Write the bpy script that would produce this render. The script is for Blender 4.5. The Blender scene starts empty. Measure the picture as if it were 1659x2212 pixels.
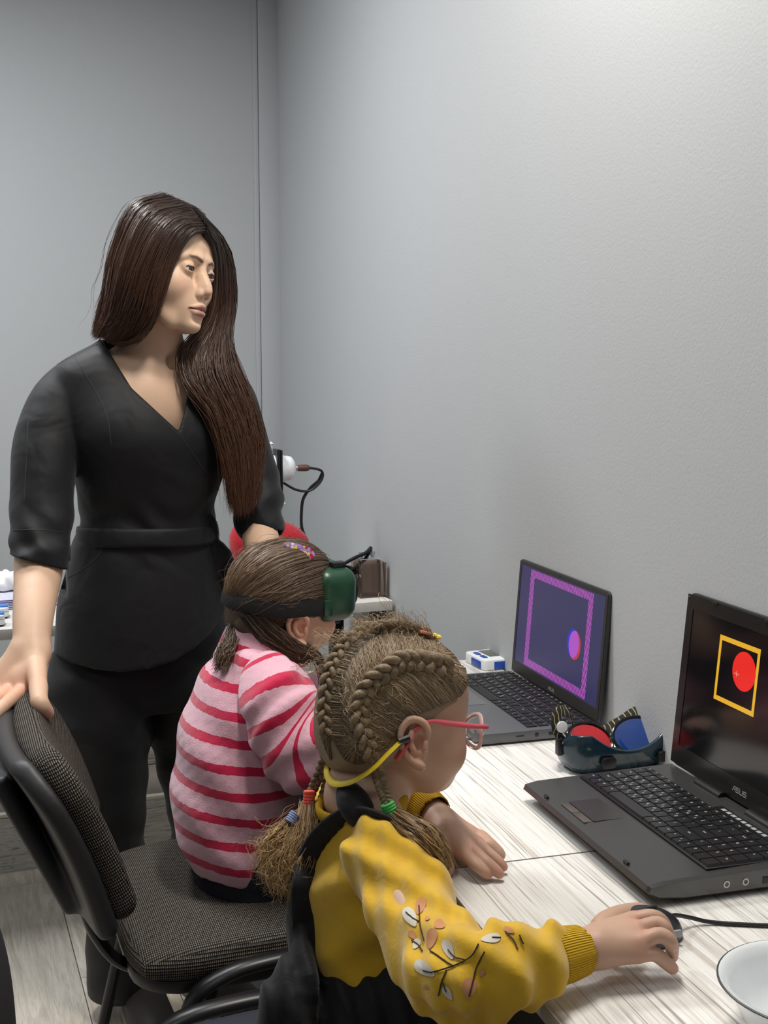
import bpy, bmesh, math, random
import numpy as np
from mathutils import Vector, Matrix
import openvdb as vdb
from mathutils.bvhtree import BVHTree

SC = bpy.context.scene
COL = SC.collection
R_ = math.radians
random.seed(7); NR = np.random.default_rng(7)

# ------------------------------------------------------------------ camera
FPX = 2600.0                                    # focal length in pixels of the 1659x2212 frame
CAMZ = 1.33
PITCH = math.atan((1106 - 800) / FPX)
YAW = math.atan((829.5 - 60) * math.cos(PITCH) / FPX)
cam_d = bpy.data.cameras.new('camera'); cam = bpy.data.objects.new('camera', cam_d); COL.objects.link(cam)
cam_d.sensor_fit = 'VERTICAL'; cam_d.sensor_height = 36.0; cam_d.lens = FPX / 2212 * 36.0
cam_d.clip_start = 0.05; cam_d.clip_end = 50
cam.location = (0, 0, CAMZ)
cam.rotation_euler = (math.pi / 2 - PITCH, 0, -YAW)
SC.camera = cam

# ------------------------------------------------------------------ light and exposure
w = bpy.data.worlds.new('world'); SC.world = w; w.use_nodes = True
w.node_tree.nodes['Background'].inputs[0].default_value = (0.75, 0.80, 0.86, 1)
w.node_tree.nodes['Background'].inputs[1].default_value = 0.35
def area(name, loc, aim, size, power, col, sy=None):
    d = bpy.data.lights.new(name, 'AREA'); d.energy = power; d.color = col; d.size = size
    if sy: d.shape = 'RECTANGLE'; d.size_y = sy
    o = bpy.data.objects.new(name, d); COL.objects.link(o); o.location = loc
    o.rotation_euler = (Vector(aim) - Vector(loc)).to_track_quat('-Z', 'Y').to_euler()
    return o
area('ceiling_lamp_desk', (0.50, 1.45, 2.68), (0.50, 1.45, 0), 0.16, 28, (1.0, 0.945, 0.87), 0.6)
area('ceiling_lamp_middle', (-0.25, 2.70, 2.68), (-0.25, 2.70, 0), 0.35, 27, (0.98, 0.99, 1.0), 0.35)
area('ceiling_lamp_back', (-1.05, 3.10, 2.68), (-1.05, 3.10, 0), 0.55, 18, (0.94, 0.97, 1.0), 0.55)
area('room_fill_light', (-0.70, 0.40, 2.68), (-0.70, 0.40, 0), 0.6, 6, (0.93, 0.97, 1.0), 0.6)  # weak fill light added for the camera-facing sides, not a real fixture
SC.view_settings.view_transform = 'Standard'; SC.view_settings.look = 'None'
SC.view_settings.gamma = 1.0; SC.view_settings.use_curve_mapping = False
SC.view_settings.exposure = 0.0
SC.cycles.max_bounces = 8; SC.cycles.diffuse_bounces = 4; SC.cycles.transparent_max_bounces = 16
SC.cycles.use_denoising = True

# ------------------------------------------------------------------ picture point -> world point
def V(*a): return np.array(a, float)
_F = V(math.sin(YAW) * math.cos(PITCH), math.cos(YAW) * math.cos(PITCH), -math.sin(PITCH))
_Rt = V(math.cos(YAW), -math.sin(YAW), 0)
_U = np.cross(_Rt, _F)
CAM = V(0, 0, CAMZ)
def ray(px, py):
    v = _F * FPX + _Rt * (px - 829.5) - _U * (py - 1106); return v / np.linalg.norm(v)
def PY(px, py, Y): v = ray(px, py); return CAM + v * (Y / v[1])
def PX(px, py, X): v = ray(px, py); return CAM + v * (X / v[0])
def PZ(px, py, z): v = ray(px, py); return CAM + v * ((z - CAMZ) / v[2])

# ------------------------------------------------------------------ tags, objects
def tag(o, label=None, cat=None, group=None, kind=None):
    if label: o['label'] = label
    if cat: o['category'] = cat
    if group: o['group'] = group
    if kind: o['kind'] = kind
    return o
def empty(name, loc, label, cat, rz=0, group=None):
    o = bpy.data.objects.new(name, None); COL.objects.link(o); o.empty_display_size = .05
    o.location = tuple(float(a) for a in loc); o.rotation_euler = (0, 0, rz)
    return tag(o, label, cat, group)
def root_of(o):
    while o.parent: o = o.parent
    return o
def link(name, me, mat, parent=None, world=True):
    """one mesh object; with world=True the vertices are in world space and are moved into the parent's frame"""
    o = bpy.data.objects.new(name, me); COL.objects.link(o)
    if mat is not None:
        for k, m in enumerate(mat if isinstance(mat, (list, tuple)) else [mat]):
            if k < len(me.materials): me.materials[k] = m
            else: me.materials.append(m)
    if parent is not None:
        o.parent = parent
        if world:
            r = root_of(parent)
            mw = Matrix.Translation(r.location) @ r.rotation_euler.to_matrix().to_4x4()
            me.transform(mw.inverted())
    return o
def origin_to(o, p):
    """top-level mesh: move its origin to p"""
    p = Vector([float(a) for a in p]); o.data.transform(Matrix.Translation(-p)); o.location = p; return o
def smooth(me, ang=40):
    me.shade_smooth()
    if ang < 180: me.set_sharp_from_angle(angle=R_(ang))
    return me

class MB:
    """collects shapes, then builds one mesh"""
    def __init__(s): s.v = []; s.f = []; s.m = []
    def add(s, v, f, mi=0):
        n = len(s.v); s.v += [tuple(map(float, p)) for p in v]; s.f += [tuple(n + i for i in q) for q in f]; s.m += [mi] * len(f)
        return s
    def bm(s, b, mi=0, M=None):
        if M is not None: bmesh.ops.transform(b, matrix=M, verts=b.verts)
        b.verts.index_update()
        s.add([v.co for v in b.verts], [[v.index for v in f.verts] for f in b.faces], mi); b.free(); return s
    def box(s, c, sz, bev=0, seg=2, M=None, mi=0, R=None):
        b = bmesh.new(); bmesh.ops.create_cube(b, size=1)
        bmesh.ops.scale(b, vec=Vector([float(a) for a in sz]), verts=b.verts)
        if bev: bmesh.ops.bevel(b, geom=b.edges[:] , offset=bev, segments=seg, affect='EDGES', profile=.5)
        T = Matrix.Translation(Vector([float(a) for a in c]))
        if R is not None: T = T @ R.to_4x4()
        if M is not None: T = M @ T
        return s.bm(b, mi, T)
    def rslab(s, c, sx, sy, sz, rad, bev=.001, seg=6, M=None, mi=0):
        """slab with rounded plan corners"""
        b = bmesh.new(); bmesh.ops.create_cube(b, size=1)
        bmesh.ops.scale(b, vec=(sx, sy, sz), verts=b.verts)
        ve = [e for e in b.edges if abs(e.verts[0].co.z - e.verts[1].co.z) > sz * .5]
        bmesh.ops.bevel(b, geom=ve, offset=rad, segments=seg, affect='EDGES', profile=.5)
        if bev:
            he = [e for e in b.edges if e.calc_face_angle(0) > .8]
            bmesh.ops.bevel(b, geom=he, offset=bev, segments=2, affect='EDGES', profile=.5)
        T = Matrix.Translation(c)
        if M is not None: T = M @ T
        return s.bm(b, mi, T)
    def tube(s, path, r, n=10, cap=True, flat=None, mi=0, closed=False, up=None):
        """round (or flat: (wide, thin) oval) tube along a path; r may be a list"""
        P = np.array(path, float); m = len(P)
        rr = np.full(m, r, float) if np.isscalar(r) else np.array(r, float)
        if closed: T = np.roll(P, -1, 0) - np.roll(P, 1, 0)
        else: T = np.gradient(P, axis=0)
        T /= np.linalg.norm(T, axis=1)[:, None] + 1e-12
        u = V(*up) if up is not None else (V(0, 0, 1) if abs(T[0][2]) < .9 else V(1, 0, 0))
        vs = []; nrm = u - T[0] * (u @ T[0]); nrm /= np.linalg.norm(nrm)
        a = np.linspace(0, 2 * np.pi, n, endpoint=False)
        for i in range(m):
            nrm = nrm - T[i] * (nrm @ T[i]); nrm /= np.linalg.norm(nrm) + 1e-12
            bi = np.cross(T[i], nrm)
            fw, ft = (1, 1) if flat is None else flat
            vs.append(P[i] + rr[i] * (np.outer(np.cos(a) * ft, nrm) + np.outer(np.sin(a) * fw, bi)))
        vs = np.concatenate(vs); fs = []
        for i in range(m if closed else m - 1):
            j = (i + 1) % m
            for k in range(n):
                k2 = (k + 1) % n
                fs.append((i * n + k, i * n + k2, j * n + k2, j * n + k))
        if cap and not closed:
            fs.append(tuple(range(n))[::-1]); fs.append(tuple((m - 1) * n + k for k in range(n)))
        return s.add(vs, fs, mi)
    def lathe(s, prof, c=(0, 0, 0), n=32, M=None, mi=0, ax=None):
        """profile [(r,z)] spun about z"""
        vs = []; fs = []
        for (r, z) in prof:
            for k in range(n):
                a = 2 * math.pi * k / n; vs.append(Vector((r * math.cos(a), r * math.sin(a), z)))
        for i in range(len(prof) - 1):
            for k in range(n):
                k2 = (k + 1) % n; fs.append((i * n + k, i * n + k2, (i + 1) * n + k2, (i + 1) * n + k))
        if prof[0][0] > 1e-6: fs.append(tuple(range(n))[::-1])
        if prof[-1][0] > 1e-6: fs.append(tuple((len(prof) - 1) * n + k for k in range(n)))
        T = Matrix.Translation(Vector([float(a) for a in c]))
        if ax is not None: T = T @ Vector([float(a) for a in ax]).to_track_quat('Z', 'Y').to_matrix().to_4x4()
        if M is not None: T = M @ T
        return s.add([T @ v for v in vs], fs, mi)
    def prism(s, poly, z0, z1, M=None, mi=0):
        n = len(poly); v = [Vector((x, y, z0)) for x, y in poly] + [Vector((x, y, z1)) for x, y in poly]
        if M is not None: v = [M @ p for p in v]
        f = [tuple(range(n))[::-1], tuple(range(n, 2 * n))] + [(i, (i + 1) % n, n + (i + 1) % n, n + i) for i in range(n)]
        return s.add(v, f, mi)
    def mesh(s, name, ang=40):
        me = bpy.data.meshes.new(name); me.from_pydata(s.v, [], s.f)
        me.validate()
        for k in range(max(s.m, default=0) + 1 if max(s.m, default=0) > 0 else 0): me.materials.append(None)
        if len(me.polygons) == len(s.m) and max(s.m, default=0) > 0: me.polygons.foreach_set('material_index', np.array(s.m, dtype=np.int32))
        me.update(); return smooth(me, ang)
    def build(s, name, mat, parent=None, ang=40, world=True):
        return link(name, s.mesh(name, ang), mat, parent, world)

def spline(pts, n=24, closed=False):
    """Catmull-Rom through the points"""
    P = np.array(pts, float); m = len(P)
    if m == 2: return np.linspace(P[0], P[1], n)
    Q = np.vstack([2 * P[0] - P[1], P, 2 * P[-1] - P[-2]]) if not closed else np.vstack([P[-1], P, P[0], P[1]])
    t = np.linspace(0, (m if closed else m - 1) - 1e-9, n, endpoint=not closed); i = t.astype(int); u = (t - i)[:, None]
    a, b, c, d = Q[i], Q[i + 1], Q[i + 2], Q[i + 3]
    return .5 * (2 * b + (c - a) * u + (2 * a - 5 * b + 4 * c - d) * u ** 2 + (3 * b - a - 3 * c + d) * u ** 3)

# ------------------------------------------------------------------ materials
def srgb(r, g, b): return tuple(((c / 255) / 12.92 if c / 255 <= .04045 else ((c / 255 + .055) / 1.055) ** 2.4) for c in (r, g, b))
class NT:
    def __init__(s, name):
        s.m = bpy.data.materials.new(name); s.m.use_nodes = True; s.t = s.m.node_tree; s.b = s.t.nodes['Principled BSDF']
    def n(s, typ, inp=None, **kw):
        x = s.t.nodes.new('ShaderNode' + typ)
        for k, v in kw.items(): setattr(x, k, v)
        for k, v in (inp or {}).items():
            if isinstance(v, bpy.types.NodeSocket): s.t.links.new(v, x.inputs[k])
            else: x.inputs[k].default_value = v
        return x
    def l(s, a, b): s.t.links.new(a, b)
    def set(s, **kw):
        for k, v in kw.items():
            k = {'color': 'Base Color', 'rough': 'Roughness', 'metal': 'Metallic', 'spec': 'Specular IOR Level', 'sub': 'Subsurface Weight', 'trans': 'Transmission Weight',
                 'coat': 'Coat Weight', 'sheen': 'Sheen Weight', 'alpha': 'Alpha', 'ior': 'IOR', 'emit': 'Emission Color', 'es': 'Emission Strength', 'normal': 'Normal'}.get(k, k)
            i = s.b.inputs[k]
            if isinstance(v, bpy.types.NodeSocket): s.l(v, i)
            elif k in ('Base Color', 'Emission Color') and len(v) == 3: i.default_value = (*v, 1)
            else: i.default_value = v
        return s
    def ramp(s, fac, stops):
        r = s.n('ValToRGB', {'Fac': fac}); cr = r.color_ramp
        while len(cr.elements) > len(stops): cr.elements.remove(cr.elements[-1])
        while len(cr.elements) < len(stops): cr.elements.new(1)
        for e, (p, c) in zip(cr.elements, stops): e.position = p; e.color = (*c, 1) if len(c) == 3 else c
        return r.outputs['Color']
    def coords(s, scale=(1, 1, 1), src='Object', rot=(0, 0, 0)):
        return s.n('Mapping', {'Vector': s.n('TexCoord').outputs[src], 'Scale': scale, 'Rotation': rot}).outputs[0]
    def noise(s, vec, scale=5, detail=3, rough=.5, dist=0): return s.n('TexNoise', {'Vector': vec, 'Scale': scale, 'Detail': detail, 'Roughness': rough, 'Distortion': dist}).outputs['Fac']
    def bump(s, h, strength=.3, dist=.001): s.set(normal=s.n('Bump', {'Height': h, 'Strength': strength, 'Distance': dist}).outputs[0]); return s
    def mix(s, f, a, b):
        x = s.n('Mix', data_type='RGBA')
        for k, v in ((0, f), (6, a), (7, b)):
            if isinstance(v, bpy.types.NodeSocket): s.l(v, x.inputs[k])
            else: x.inputs[k].default_value = v if not isinstance(v, tuple) else ((*v, 1) if len(v) == 3 else v)
        return x.outputs[2]
    def math(s, op, a, b=0.0):
        x = s.n('Math', operation=op)
        for k, v in ((0, a), (1, b)):
            if isinstance(v, bpy.types.NodeSocket): s.l(v, x.inputs[k])
            else: x.inputs[k].default_value = v
        return x.outputs[0]
def plain(name, col, rough=.5, metal=0, spec=.5, noise=0, ns=60, bump=0, bs=400, **kw):
    m = NT(name); m.set(rough=rough, metal=metal, spec=spec, **kw)
    c = m.coords()
    if noise:
        m.set(color=m.mix(m.noise(c, ns, 3), tuple(x * (1 - noise) for x in col), tuple(min(1, x * (1 + noise)) for x in col)))
    else: m.set(color=col)
    if bump: m.bump(m.noise(c, bs, 2), bump, .0006)
    return m.m
MAT = {}
# ------------------------------------------------------------------ solid modelling with signed distances
def rot(ax, deg):
    return np.array(Matrix.Rotation(R_(deg), 3, ax))
def frame(xaxis, zhint=(0, 0, 1)):
    """3x3 with columns x,y,z; x along xaxis"""
    x = V(*xaxis); x /= np.linalg.norm(x); z = V(*zhint); z = z - x * (z @ x); z /= np.linalg.norm(z); y = np.cross(z, x)
    return np.stack([x, y, z], 1)
class Sdf:
    """field on a grid, built from primitives with smooth unions"""
    def __init__(s, lo, hi, vox, T=None):
        s.lo = V(*lo); s.v = vox; s.T = T                      # T: 4x4 from this field's space to the world
        s.n = np.ceil((V(*hi) - s.lo) / vox).astype(int) + 1
        s.g = np.full(s.n, .06, np.float32)
    def _sub(s, lo, hi, pad):
        a = np.clip(np.floor((V(*lo) - pad - s.lo) / s.v).astype(int), 0, s.n - 1); b = np.clip(np.ceil((V(*hi) + pad - s.lo) / s.v).astype(int) + 1, 1, s.n)
        if np.any(b <= a): return None
        X = (s.lo[0] + s.v * np.arange(a[0], b[0])).astype(np.float32)[:, None, None]
        Y = (s.lo[1] + s.v * np.arange(a[1], b[1])).astype(np.float32)[None, :, None]
        Z = (s.lo[2] + s.v * np.arange(a[2], b[2])).astype(np.float32)[None, None, :]
        return (slice(a[0], b[0]), slice(a[1], b[1]), slice(a[2], b[2])), X, Y, Z
    def _put(s, sl, d, k, op):
        g = s.g[sl]
        if op == 'add':
            if k > 0: h = np.maximum(k - np.abs(g - d), 0) / k; s.g[sl] = np.minimum(g, d) - h * h * k * .25
            else: s.g[sl] = np.minimum(g, d)
        elif op == 'sub':
            d = -d
            if k > 0: h = np.maximum(k - np.abs(g - d), 0) / k; s.g[sl] = np.maximum(g, d) + h * h * k * .25
            else: s.g[sl] = np.maximum(g, d)
        elif op == 'and':
            s.g[sl] = np.maximum(g, d)
    def cap(s, a, b, ra, rb=None, k=.01, op='add'):
        """tapered capsule"""
        rb = ra if rb is None else rb; a, b = V(*a), V(*b); r = max(ra, rb)
        q = s._sub(np.minimum(a, b) - r, np.maximum(a, b) + r, k + 2 * s.v)
        if q is None: return s
        sl, X, Y, Z = q; d = b - a; L2 = d @ d + 1e-12
        px, py, pz = X - a[0], Y - a[1], Z - a[2]
        t = np.clip((px * d[0] + py * d[1] + pz * d[2]) / L2, 0, 1)
        dist = np.sqrt((px - t * d[0]) ** 2 + (py - t * d[1]) ** 2 + (pz - t * d[2]) ** 2) - (ra + t * (rb - ra))
        s._put(sl, dist, k, op); return s
    def chain(s, pts, rs, k=.01, op='add', n=None):
        if n: pts = spline(pts, n); rs = np.interp(np.linspace(0, 1, n), np.linspace(0, 1, len(rs)), rs) if not np.isscalar(rs) else rs
        rs = [rs] * len(pts) if np.isscalar(rs) else (rs if len(rs) == len(pts) else np.interp(np.linspace(0, 1, len(pts)), np.linspace(0, 1, len(rs)), rs))
        for i in range(len(pts) - 1): s.cap(pts[i], pts[i + 1], rs[i], rs[i + 1], k, op)
        return s
    def ell(s, c, r, k=.01, R=None, op='add'):
        c, r = V(*c), V(*r); m = max(r)
        e = r if R is None else np.full(3, m)
        q = s._sub(c - e, c + e, k + 2 * s.v)
        if q is None: return s
        sl, X, Y, Z = q; x, y, z = X - c[0], Y - c[1], Z - c[2]
        if R is not None: x, y, z = (R[0, i] * x + R[1, i] * y + R[2, i] * z for i in range(3))
        k0 = np.sqrt((x / r[0]) ** 2 + (y / r[1]) ** 2 + (z / r[2]) ** 2); k1 = np.sqrt((x / r[0] ** 2) ** 2 + (y / r[1] ** 2) ** 2 + (z / r[2] ** 2) ** 2) + 1e-9
        s._put(sl, k0 * (k0 - 1) / k1, k, op); return s
    def box(s, c, h, rad=.005, k=.01, R=None, op='add'):
        c, h = V(*c), V(*h); m = h if R is None else np.full(3, np.linalg.norm(h))
        q = s._sub(c - m, c + m, k + 2 * s.v)
        if q is None: return s
        sl, X, Y, Z = q; x, y, z = X - c[0], Y - c[1], Z - c[2]
        if R is not None: x, y, z = (R[0, i] * x + R[1, i] * y + R[2, i] * z for i in range(3))
        a, b, e = np.abs(x) - h[0] + rad, np.abs(y) - h[1] + rad, np.abs(z) - h[2] + rad
        d = np.sqrt(np.maximum(a, 0) ** 2 + np.maximum(b, 0) ** 2 + np.maximum(e, 0) ** 2) + np.minimum(np.maximum(np.maximum(a, b), e), 0) - rad
        s._put(sl, d, k, op); return s
    def loft(s, secs, R=None, k=.01, op='add', p=2.0, endr=.5):
        """stack of oval sections [(centre, rx, ry)] standing on one another along z of R; p > 2 squarer; radii shrink over endr*thickness at the ends only if given there"""
        R = np.eye(3) if R is None else R
        C = np.array([V(*a[0]) for a in secs]) @ R; rx = np.array([a[1] for a in secs], float); ry = np.array([a[2] for a in secs], float)
        zz = C[:, 2]; o = np.argsort(zz); C, rx, ry, zz = C[o], rx[o], ry[o], zz[o]
        fine = np.linspace(zz[0], zz[-1], 80)
        def sm(v):
            w = np.interp(fine, zz, v); ker = np.hanning(9); ker /= ker.sum(); return np.convolve(np.pad(w, 4, mode='edge'), ker, 'valid')
        fcx, fcy, frx, fry = sm(C[:, 0]), sm(C[:, 1]), sm(rx), sm(ry)
        m = max(rx.max(), ry.max()); W = np.array([a[0] for a in secs], float)
        q = s._sub(W.min(0) - m, W.max(0) + m, k + 2 * s.v)
        if q is None: return s
        sl, X, Y, Z = q; x, y, z = (R[0, i] * X + R[1, i] * Y + R[2, i] * Z for i in range(3))
        x, y, z = np.broadcast_arrays(x, y, z)
        cx, cy, ax, ay = (np.interp(z, fine, f).astype(np.float32) for f in (fcx, fcy, frx, fry))
        u, v = (x - cx), (y - cy)
        q0 = ((np.abs(u) / ax) ** p + (np.abs(v) / ay) ** p) ** (1 / p)
        g1 = np.sqrt((u / ax ** 2) ** 2 + (v / ay ** 2) ** 2) + 1e-9; nn = np.sqrt((u / ax) ** 2 + (v / ay) ** 2)
        d = (q0 - 1) * nn / g1
        d = np.maximum(d, np.minimum(ax, ay) * -1.0)
        ez = np.maximum(zz[0] - z, z - zz[-1])
        d = np.where(ez > 0, np.sqrt(np.maximum(d, 0) ** 2 + ez ** 2), np.maximum(d, ez))
        s._put(sl, d.astype(np.float32), k, op); return s
    def disp(s, fn, lo=None, hi=None):
        """push the surface out by -fn(X,Y,Z) (metres)"""
        q = s._sub(s.lo if lo is None else lo, s.lo + s.v * s.n if hi is None else hi, 0)
        sl, X, Y, Z = q; s.g[sl] -= fn(X, Y, Z).astype(np.float32); return s
    def cut(s, p, n, rad=0):
        """keep the side the normal n points away from"""
        p, n = V(*p), V(*n); n /= np.linalg.norm(n)
        sl, X, Y, Z = s._sub(s.lo, s.lo + s.v * s.n, 0)
        s.g = np.maximum(s.g, ((X - p[0]) * n[0] + (Y - p[1]) * n[1] + (Z - p[2]) * n[2]).astype(np.float32)); return s
    def shell_from(s, o, t): s.g = np.maximum(s.g, -(o.g + t)); return s
    def arrays(s):
        g = s.g.copy(); g[0], g[-1] = .05, .05; g[:, 0], g[:, -1] = .05, .05; g[:, :, 0], g[:, :, -1] = .05, .05
        G = vdb.FloatGrid(.06); G.copyFromArray(np.clip(g, -.06, .06).astype(np.float32))
        p, t, q = G.convertToPolygons(0.0, 0.0)
        p = p.astype(float) * s.v + s.lo
        if s.T is not None: p = p @ s.T[:3, :3].T + s.T[:3, 3]
        return p, (t if len(t) else np.zeros((0, 3), int)), (q if len(q) else np.zeros((0, 4), int))
def mesh_np(name, parts, ang=180):
    """parts: list of (points, tris, quads) -> one smooth mesh"""
    P, F, n = [], [], 0; sizes = []
    for p, t, q in parts:
        P.append(p)
        for f, k in ((t, 3), (q, 4)):
            if len(f): F.append((np.asarray(f)[:, ::-1] + n).ravel()); sizes.append(np.full(len(f), k))
        n += len(p)
    P = np.concatenate(P); L = np.concatenate(F); S = np.concatenate(sizes)
    me = bpy.data.meshes.new(name); me.vertices.add(len(P)); me.vertices.foreach_set('co', P.astype(np.float32).ravel())
    me.loops.add(len(L)); me.loops.foreach_set('vertex_index', L.astype(np.int32))
    me.polygons.add(len(S)); st = np.concatenate([[0], np.cumsum(S)[:-1]]); me.polygons.foreach_set('loop_start', st.astype(np.int32)); me.polygons.foreach_set('loop_total', S.astype(np.int32))
    me.update(calc_edges=True); me.validate(); smooth(me, ang); return me, P
def relax(me, it=2, f=.5):
    bm = bmesh.new(); bm.from_mesh(me)
    for _ in range(it): bmesh.ops.smooth_vert(bm, verts=bm.verts, factor=f, use_axis_x=True, use_axis_y=True, use_axis_z=True)
    bm.to_mesh(me); bm.free(); return me
def sdf_obj(name, sd, mat, parent=None, ang=180, it=1):
    sd = sd if isinstance(sd, list) else [sd]
    me, P = mesh_np(name, [x.arrays() for x in sd], ang)
    if it: relax(me, it)
    return link(name, me, mat, parent)
def vcol(me, name, vals):
    a = me.color_attributes.new(name, 'FLOAT_COLOR', 'POINT'); c = np.ones((len(me.vertices), 4), np.float32); c[:, :3] = vals; a.data.foreach_set('color', c.ravel())
def vfloat(me, name, vals):
    a = me.attributes.new(name, 'FLOAT', 'POINT'); a.data.foreach_set('value', np.asarray(vals, np.float32))
def verts_np(me):
    a = np.empty(len(me.vertices) * 3, np.float32); me.vertices.foreach_get('co', a); return a.reshape(-1, 3).astype(float)
def blob(P, c, r, pw=2.0):
    """1 at c falling to 0 over radii r"""
    d = (((P - V(*c)) / V(*(r if not np.isscalar(r) else (r, r, r)))) ** 2).sum(1); return np.exp(-d * pw)
def seg_blob(P, pts, r):
    """closeness to a polyline"""
    best = np.full(len(P), 1e9)
    for a, b in zip(pts[:-1], pts[1:]):
        a, b = V(*a), V(*b); d = b - a; t = np.clip(((P - a) @ d) / (d @ d), 0, 1); best = np.minimum(best, np.linalg.norm(P - a - t[:, None] * d, axis=1))
    return np.clip(1 - best / r, 0, 1)
def skin_mat(name, base, rough=.48):
    m = NT(name); at = m.n('Attribute', attribute_name='Col').outputs['Color']; c = m.coords()
    col = m.n('Mix', {6: at, 7: m.mix(m.noise(c, 28, 3), (.95, .94, .93), (1.05, 1.05, 1.05)), 0: 1.0}, data_type='RGBA', blend_type='MULTIPLY').outputs[2]
    m.set(color=col, rough=rough, spec=.35, sub=.18); m.b.inputs['Subsurface Radius'].default_value = (1.0, .35, .2); m.b.inputs['Subsurface Scale'].default_value = .004
    m.bump(m.noise(c, 900, 2), .10, .0004); return m.m

# ------------------------------------------------------------------ hair: thin tubes along guide lines
def strands_mesh(name, guides, n, rad, spread=.004, seg=20, seed=1, taper=.35, wob=.002, sides=3, wfreq=3, clump=None, rand_len=.12, tint=(.75, 1.25)):
    """guides: array [g][m][3]; neighbouring guides are interpolated into n strands"""
    rg = np.random.default_rng(seed); G = np.stack([spline(g, seg) for g in guides]); ng = len(G)
    u = rg.random(n) * (ng - 1) if ng > 1 else np.zeros(n); i = np.minimum(u.astype(int), max(ng - 2, 0)); f = (u - i)[:, None, None]
    S = G[i] * (1 - f) + G[np.minimum(i + 1, ng - 1)] * f if ng > 1 else np.repeat(G, n, 0)
    t = np.linspace(0, 1, seg)
    off = rg.normal(0, 1, (n, 1, 3)) * spread; S = S + off * (.45 + .55 * t)[None, :, None]
    ph = rg.random((n, 3)) * 6.28; fr = (rg.random((n, 1)) * .8 + .6) * wfreq
    S = S + wob * np.sin(fr[:, :, None] * 6.28 * t[None, :, None] + ph[:, None, :]) * t[None, :, None]
    if rand_len:
        e = 1 - rg.random(n) * rand_len; idx = t[None, :] * e[:, None] * (seg - 1); a = np.minimum(idx.astype(int), seg - 2); fr2 = (idx - a)[..., None]
        S = np.take_along_axis(S, a[..., None], 1) * (1 - fr2) + np.take_along_axis(S, a[..., None] + 1, 1) * fr2
    T = np.gradient(S, axis=1); T /= np.linalg.norm(T, axis=2, keepdims=True) + 1e-9
    up = rg.normal(0, 1, (n, 1, 3)); b1 = np.cross(T, up); b1 /= np.linalg.norm(b1, axis=2, keepdims=True) + 1e-9; b2 = np.cross(T, b1)
    prof = np.minimum(1, .5 + t * 4) * np.where(t > 1 - taper, (1 - t) / taper * .85 + .15, 1)
    rr = (rad * (.7 + .6 * rg.random(n)))[:, None] * prof[None, :]
    a = np.arange(sides) * 2 * np.pi / sides
    ring = S[:, :, None, :] + rr[:, :, None, None] * (np.cos(a)[None, None, :, None] * b1[:, :, None, :] + np.sin(a)[None, None, :, None] * b2[:, :, None, :])
    P = ring.reshape(-1, 3)
    s_, k_ = np.meshgrid(np.arange(seg - 1), np.arange(sides), indexing='ij')
    q = np.stack([s_ * sides + k_, s_ * sides + (k_ + 1) % sides, (s_ + 1) * sides + (k_ + 1) % sides, (s_ + 1) * sides + k_], -1).reshape(-1, 4)
    Q = (q[None] + (np.arange(n) * seg * sides)[:, None, None]).reshape(-1, 4)
    tint_ = np.repeat(rg.uniform(*tint, n), seg * sides); tt = np.tile(np.repeat(t, sides), n)
    return P, Q, tint_, tt
def hair_obj(name, sets, mat, parent, solid=None, st=.82):
    """sets: results of strands_mesh; solid: list of Sdf arrays for the mass beneath"""
    P, Q, A, T_, n = [], [], [], [], 0; parts = []
    for p, q, a, t in sets: parts.append((p, np.zeros((0, 3), int), q)); A.append(a); T_.append(t)
    for so in (solid or []):
        parts.append(so); A.append(np.full(len(so[0]), st)); T_.append(np.full(len(so[0]), .3))
    me, _ = mesh_np(name, parts)
    A = np.concatenate(A); T_ = np.concatenate(T_)
    if len(A) == len(me.vertices): vfloat(me, 'tint', A); vfloat(me, 'along', T_)
    return link(name, me, mat, parent)
def hair_mat(name, dark, mid, tip, rough=.38, spec=.5):
    m = NT(name); a = m.n('Attribute', attribute_name='tint').outputs['Fac']; t = m.n('Attribute', attribute_name='along').outputs['Fac']
    col = m.mix(t, m.mix(m.math('MULTIPLY', a, .6), dark, mid), tip)
    sc = m.n('CombineColor', {'Red': a, 'Green': a, 'Blue': a}).outputs[0]
    col = m.n('Mix', {6: col, 7: sc, 0: 1.0}, data_type='RGBA', blend_type='MULTIPLY').outputs[2]
    m.set(color=col, rough=rough, spec=spec); m.b.inputs['Anisotropic'].default_value = .5
    return m.m
def braid(mb, path, w0, w1, turns, sides=8, seg=10, depth=.55, mi=0, up=(0, 0, 1), phase=0):
    """three plaited strands along a path"""
    n = int(turns * seg); P = spline(path, n); T = np.gradient(P, axis=0); T /= np.linalg.norm(T, axis=1)[:, None]
    nrm = V(*up); N = []
    for i in range(n):
        nrm = nrm - T[i] * (nrm @ T[i]); nrm /= np.linalg.norm(nrm); N.append(nrm)
    N = np.array(N); B = np.cross(T, N); t = np.linspace(0, 1, n); w = w0 + (w1 - w0) * t
    for s in range(3):
        ph = t * turns * 2 * np.pi / 1.5 + s * 2 * np.pi / 3 + phase
        c = P + (w * np.sin(ph) * .62)[:, None] * B + (w * depth * .5 * np.sin(2 * ph))[:, None] * N
        mb.tube(c, w * .50, sides, flat=(1.0, .8), mi=mi, up=up)
    return P
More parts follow.
